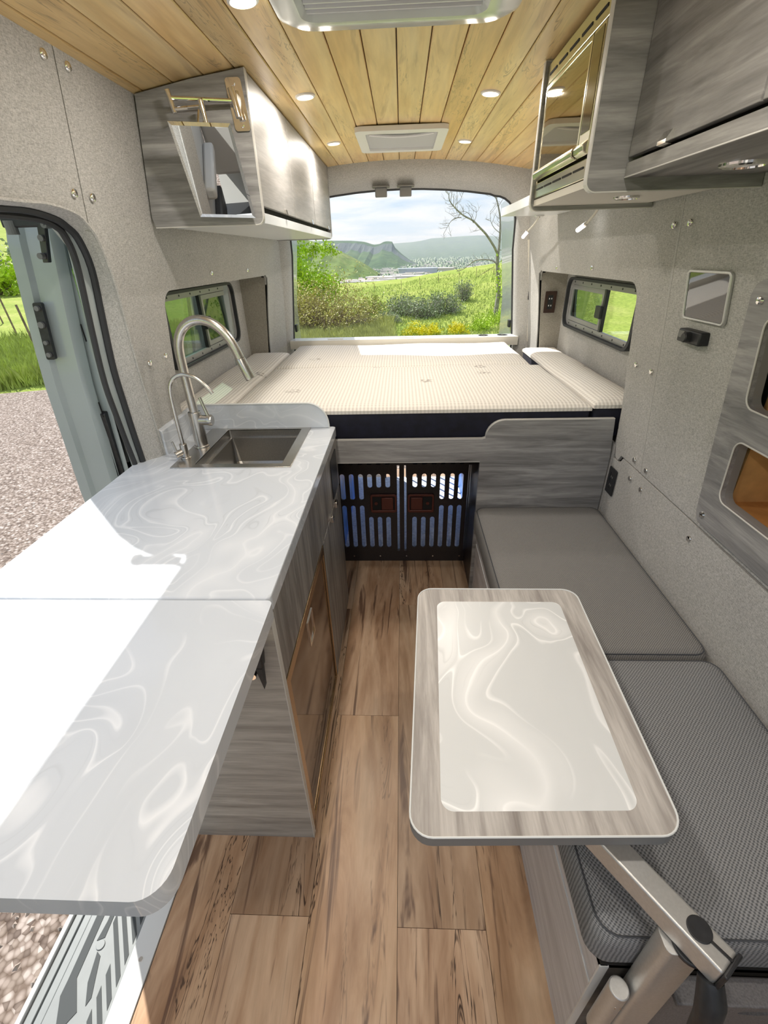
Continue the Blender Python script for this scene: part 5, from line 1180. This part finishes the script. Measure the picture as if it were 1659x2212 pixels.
# leafy branch at the right edge
tb_ = Vector((.30*17, 17., gh(.30*17, 17.)))
t = thing('leafy_tree', 'sparse green sapling behind the dead tree at the right rear door', 'tree', tb_)
obj('trunk', MB().tube([tb_, P3(.262, -.03, 17), P3(.240, .02, 17)], [.05, .035, .012], 6), BARK, t)
leaf_cloud(t, [(*P3(.230, .018, 17), .30, 330), (*P3(.222, .0, 17), .34, 330), (*P3(.232, -.035, 17), .6, 700), (*P3(.215, -.05, 17), .5, 500), (*P3(.24, -.07, 17), .6, 500)], .045, LEAFG, 51)

# dead tree
dtb = Vector((3.33, 17.6, gh(3.33, 17.6)))
dt = thing('dead_tree', 'bare grey dead tree with long curving limbs on the right of the meadow', 'tree', dtb)
rt_ = random.Random(3)
def limb(name, pts, r0, r1, dy, twigs=0, parent=None):
    ps = [Vector((x, 17.6+dy*i/(len(pts)-1), z)) for i, (x, z) in enumerate(pts)]
    cc_ = catm([tuple(p) for p in ps], 3); rr = [r0+(r1-r0)*i/(len(cc_)-1) for i in range(len(cc_))]
    mb = MB().tube(cc_, rr, 6)
    for k in range(twigs):
        i = rt_.randint(len(cc_)//4, len(cc_)-1); p = Vector(cc_[i]); L = rt_.uniform(.18, .42); a = rt_.uniform(-1.2, 1.2)
        tn = (Vector(cc_[min(i+1, len(cc_)-1)])-Vector(cc_[max(i-1, 0)])).normalized()
        sd_ = Vector((-tn.z, rt_.uniform(-.6, .6), tn.x))*rt_.choice((-1, 1))
        d = (tn*.7+sd_*.8).normalized(); q = p+d*L*.5; e_ = q+(d+Vector((rt_.uniform(-.5, .5), 0, rt_.uniform(-.2, .7)))).normalized()*L*.5
        mb.tube([p, q, e_], [.008, .006, .0025], 4, False)
        for j in range(3):
            m_ = p+(e_-p)*rt_.uniform(.3, .95); mb.tube([m_, m_+Vector((rt_.uniform(-.12, .12), rt_.uniform(-.08, .08), rt_.uniform(-.04, .16)))], [.004, .002], 3, False)
    return obj(name, mb, BARK, dt, smooth=True)
limb('trunk', [(3.33, gh(3.33, 17.6)-.05), (3.36, -.13), (3.39, .23), (3.35, .7), (3.28, 1.09), (3.25, 1.43)], .085, .055, .1)
limb('branch', [(3.25, 1.43), (3.27, 1.71), (3.27, 2.1), (3.25, 2.45), (3.16, 2.8), (3.05, 3.1), (2.97, 3.35)], .045, .012, .25, 14)
limb('branch', [(3.25, 1.43), (3.09, 1.67), (2.78, 2.03), (2.52, 2.24), (2.29, 2.42), (1.99, 2.55), (1.76, 2.7), (1.58, 2.85), (1.48, 2.97), (1.46, 3.11)], .042, .010, -.8, 22)
limb('branch', [(1.96, 2.53), (1.77, 2.52), (1.62, 2.43), (1.51, 2.27), (1.39, 2.08)], .014, .006, -.1, 7)
limb('branch', [(3.24, 1.17), (3.08, 1.28), (2.82, 1.31), (2.54, 1.29), (2.37, 1.18), (2.15, 1.03), (1.95, .97)], .026, .010, .5, 9)
limb('branch', [(3.41, .11), (3.57, .19), (3.75, .21)], .03, .012, .1, 4)
limb('branch', [(3.26, 2.33), (3.42, 2.34), (3.59, 2.28), (3.73, 2.13)], .014, .006, .1, 6)
limb('branch', [(3.3, 1.58), (3.43, 1.56), (3.56, 1.44)], .012, .006, .1, 3)
limb('branch', [(1.81, 2.68), (1.75, 2.88), (1.89, 3.0), (1.97, 3.19)], .010, .005, -.1, 6)
limb('branch', [(2.36, 2.37), (2.25, 2.58), (2.1, 2.69), (1.95, 2.69)], .012, .005, .1, 7)
limb('branch', [(2.36, 2.37), (2.45, 2.58), (2.42, 2.8)], .010, .005, .1, 4)
limb('branch', [(3.06, 2.98), (2.88, 3.15), (2.76, 3.17)], .010, .005, .1, 4)
limb('branch', [(3.28, 2.05), (3.05, 2.2), (2.9, 2.4), (2.85, 2.65)], .012, .005, -.2, 6)
# fence on the meadow
fnc = thing('wire_fence', 'thin weathered fence posts crossing the far meadow', 'fence', (3.4, 30, gh(3.4, 30)))
for k, x in enumerate((-4.6, -3.2, -1.6, .0, 1.1, 2.2, 3.4, 4.4, 5.4, 6.4)):
    z0 = gh(x, 30); obj('fence_post', MB().cyl((x, 30, z0-.2), (x-.03, 30, z0+.48), .013, seg=6), BARKB, fnc)
obj('brace_post', MB().cyl((4.45, 30, gh(4.45, 30)), (5.35, 30, gh(5.35, 30)+.38), .014, seg=6), BARKB, fnc)
fnl = thing('wire_fence', 'thin dark fence posts in the grass beyond the side door', 'fence', (-11, 14, gh(-11, 14)))
for k in range(5):
    x, y = -10.2-k*3.2, 12.9+k*3.4; z0 = gh(x, y); obj('fence_post', MB().cyl((x, y, z0-.2), (x-.12, y, z0+1.25), .028, seg=6), BARKB, fnl)
# hedge rows on the left hillside
for k, (a, r, s_) in enumerate(((-40, 46, 2.0), (-38, 50, 2.4), (-42.5, 44, 1.6), (-36, 60, 2.2), (-31, 55, 2.4), (-27, 50, 2.2), (33, 45, 1.8), (40, 42, 2.0))):
    x, y = r*math.sin(math.radians(a)), r*math.cos(math.radians(a))
    shrub('hill_bush', 'round green bush on the hillside, ' + ('second from the left door edge', 'third from the left door edge', 'nearest the left door edge', 'beyond the open side door', 'seen through the left window', 'right of those seen through the left window', 'left of those seen through the right window', 'right of those seen through the right window')[k], 'bush', (x, y, gh(x, y)), s_, s_*.7, 900, .22, LEAFS if k % 2 else LEAFG, BARKB, 14, 60+k, 'bushes on the side hills', tw=.05)

# distant land: each ridge is a real slope at its own distance
def ridge(name, label, prof_, Dc, z0, front, back, mat, rough=.02, seed=0, cliff=None, rockm=None):
    rg = np.random.default_rng(seed); ts = np.linspace(prof_[0][0], prof_[-1][0], 90)
    pt, ps = zip(*prof_); rows = []
    ks = np.array([-1.15, -1, -.8, -.6, -.45, -.3, -.18, -.08, 0, .12, .5, 1.0])
    for k in ks:
        row = []
        for i, t_ in enumerate(ts):
            H = CH+Dc*float(np.interp(t_, pt, ps)); H = max(H, z0+.5)
            if k <= 0:
                q = 1+k; y = Dc+k*front
                h = max(0, q)**(1.35)
                if cliff and q < .86: h = (max(0, q)/.86)**1.3*.66
                elif cliff and q < .93: h = .66+(q-.86)/.07*.28
            else: y = Dc+k*back; h = 1-k*.9
            g_ = rg.normal(0, rough)*(1 if 0 < h < .98 else 0)
            gul = .05*math.sin(t_*230+seed)+.03*math.sin(t_*520+k*2)
            z = z0+(H-z0)*(h+(g_+gul*(1 if .05 < h < .8 else 0)))
            row.append((t_*(Dc if k <= 0 else y), y, z if k > -1.1 else z0-2))
        rows.append(row)
    n = len(ts); vs = [p for r in rows for p in r]; fs = [(k*n+i, k*n+i+1, (k+1)*n+i+1, (k+1)*n+i) for k in range(len(rows)-1) for i in range(n-1)]
    if cliff:
        lo = [f for f in fs if not (6 <= f[0]//n < 7)]; hi = [f for f in fs if 6 <= f[0]//n < 7]
        o = struct(name, MB().add(vs, lo), mat, smooth=True, label=label); obj('cliff_band', MB().add(vs, hi), rockm, o); return o
    return struct(name, MB().add(vs, fs), mat, smooth=True, label=label)
vz = -24
struct('valley_floor', MB().add([(-1500, 120, vz), (1500, 120, vz), (3500, 6000, vz), (-3500, 6000, vz)], [(0, 1, 2, 3)]), VALLEY, label='wide valley floor with town and trees')
ridge('hillside', 'grassy hillside falling from the left', [(-.60, .12), (-.30, .066), (-.2169, .0393), (-.1826, .0296), (-.1478, .0188), (-.1132, .0061), (-.0782, -.0104), (-.0608, -.0205), (-.045, -.032)], 620, vz, 200, 300, HILLG, .012, 2)
ridge('mesa', 'flat-topped green mesa with a rock butte', [(-.45, .028), (-.25, .0255), (-.1742, .0256), (-.1341, .026), (-.0942, .0248), (-.0700, .0225), (-.059, .0190), (-.0503, .0165), (-.0400, .0185), (-.0342, .0212), (-.0272, .0225), (-.0166, .0212), (-.0145, .0140), (-.0100, .0095), (.0027, -.0007), (.0205, -.0125), (.0341, -.018), (.05, -.023)], 1250, vz, 420, 500, MESAG, .010, 3, True, ROCK)
ridge('far_ridge', 'long blue-green ridge on the horizon', [(-.5, .017), (-.2, .018), (-.0149, .0181), (.0203, .0195), (.0400, .0215), (.0553, .0246), (.0814, .0254), (.1161, .0267), (.1506, .0273), (.1811, .0243), (.2034, .018), (.3, .016), (.6, .02)], 3600, vz, 1500, 800, MESAG, .006, 4)
# valley trees and town
rg = np.random.default_rng(9); mbt = MB()
for i in range(5200):
    y = 260*math.exp(rg.random()*2.2); x = y*rg.uniform(-.24, .28); s_ = rg.uniform(1.2, 2.6)*(1+y/900)
    if y < 620 and x/y < -.22: continue
    p = [(x+s_*math.cos(a), y+s_*math.sin(a), vz+s_*.7) for a in (0, 1.57, 3.14, 4.71)]
    mbt.add([(x, y, vz)]+p+[(x, y, vz+s_*rg.uniform(1.2, 1.7))], [(0, 2, 1), (0, 3, 2), (0, 4, 3), (0, 1, 4), (1, 2, 5), (2, 3, 5), (3, 4, 5), (4, 1, 5)])
tagged(obj('valley_trees', mbt, LEAFD), 'thousands of tiny trees scattered over the valley floor', 'trees', kind='stuff')
TOWNW = plain('town_walls', (.62, .58, .54), .8); TOWNR = plain('town_roofs', (.55, .45, .40), .8); TOWNG = plain('town_grey', (.45, .50, .58), .7)
mbt = MB()
for i in range(900):
    y = 420*math.exp(rg.random()*1.9); x = y*rg.uniform(-.2, .26); a = rg.uniform(4, 13)*(1+y/1600); h = rg.uniform(3, 6)
    mbt.box(x-a, x+a, y, y+8, vz, vz+h)
tagged(obj('distant_buildings', mbt, TOWNW), 'hundreds of tiny pale buildings of the valley town', 'town', kind='stuff')
hp = None
spots = []
for i in range(26):
    t_ = -.165+i*.0061; D_h = 470+12*math.sin(i*2.3)+(i % 3)*16; spots.append((t_*D_h, D_h))
for i, (x, y) in enumerate(spots):
    if hp is None:
        hp = thing('house', 'tiny beige house with a pale pitched roof in the row below the meadow ridge', 'house', (x, y, vz), 'row of beige houses below the ridge')
        obj('walls', MB().box(x-4.5, x+4.5, y-4, y+4, vz, vz+3.2), TOWNW, hp)
        obj('roof', MB().loft([[(x-5.2, y-5, vz+3.2), (x+5.2, y-5, vz+3.2), (x+2.6, y, vz+5.6), (x-2.6, y, vz+5.6)], [(x-5.2, y+5, vz+3.2), (x+5.2, y+5, vz+3.2), (x+2.6, y+.3, vz+5.6), (x-2.6, y+.3, vz+5.6)]]), TOWNR, hp)
    else: dup(hp, (x, y, vz))
for i, (t_, D_h, w_, h_) in enumerate(((-.012, 520, 30, 5), (.032, 640, 24, 9), (.060, 700, 30, 7))):
    x = t_*D_h
    t = thing('warehouse', ('long flat white-roofed warehouse behind the meadow ridge', 'large blue-grey block building in the valley', 'wide pale hall in the valley right of the blue-grey block')[i], 'building', (x, D_h, vz))
    obj('walls', MB().box(x-w_, x+w_, D_h, D_h+25, vz, vz+h_), TOWNG if i == 1 else TOWNW, t); obj('roof', MB().box(x-w_-1, x+w_+1, D_h-1, D_h+26, vz+h_, vz+h_+1), TOWNW if i != 1 else TOWNG, t)
# valley haze
hz = bpy.data.materials.new('valley_haze'); hz.use_nodes = True; n_ = hz.node_tree; n_.nodes.clear()
o_ = N(n_, 'ShaderNodeOutputMaterial'); vsn = N(n_, 'ShaderNodeVolumeScatter'); vsn.inputs['Density'].default_value = .00030; vsn.inputs['Color'].default_value = (.78, .88, 1, 1); vsn.inputs['Anisotropy'].default_value = .2
n_.links.new(vsn.outputs[0], o_.inputs['Volume'])
hb = obj('haze', MB().box(-2500, 2500, 330, 5200, vz-4, 230), hz); tagged(hb, 'thin blue haze lying over the distant valley', 'haze', kind='stuff')
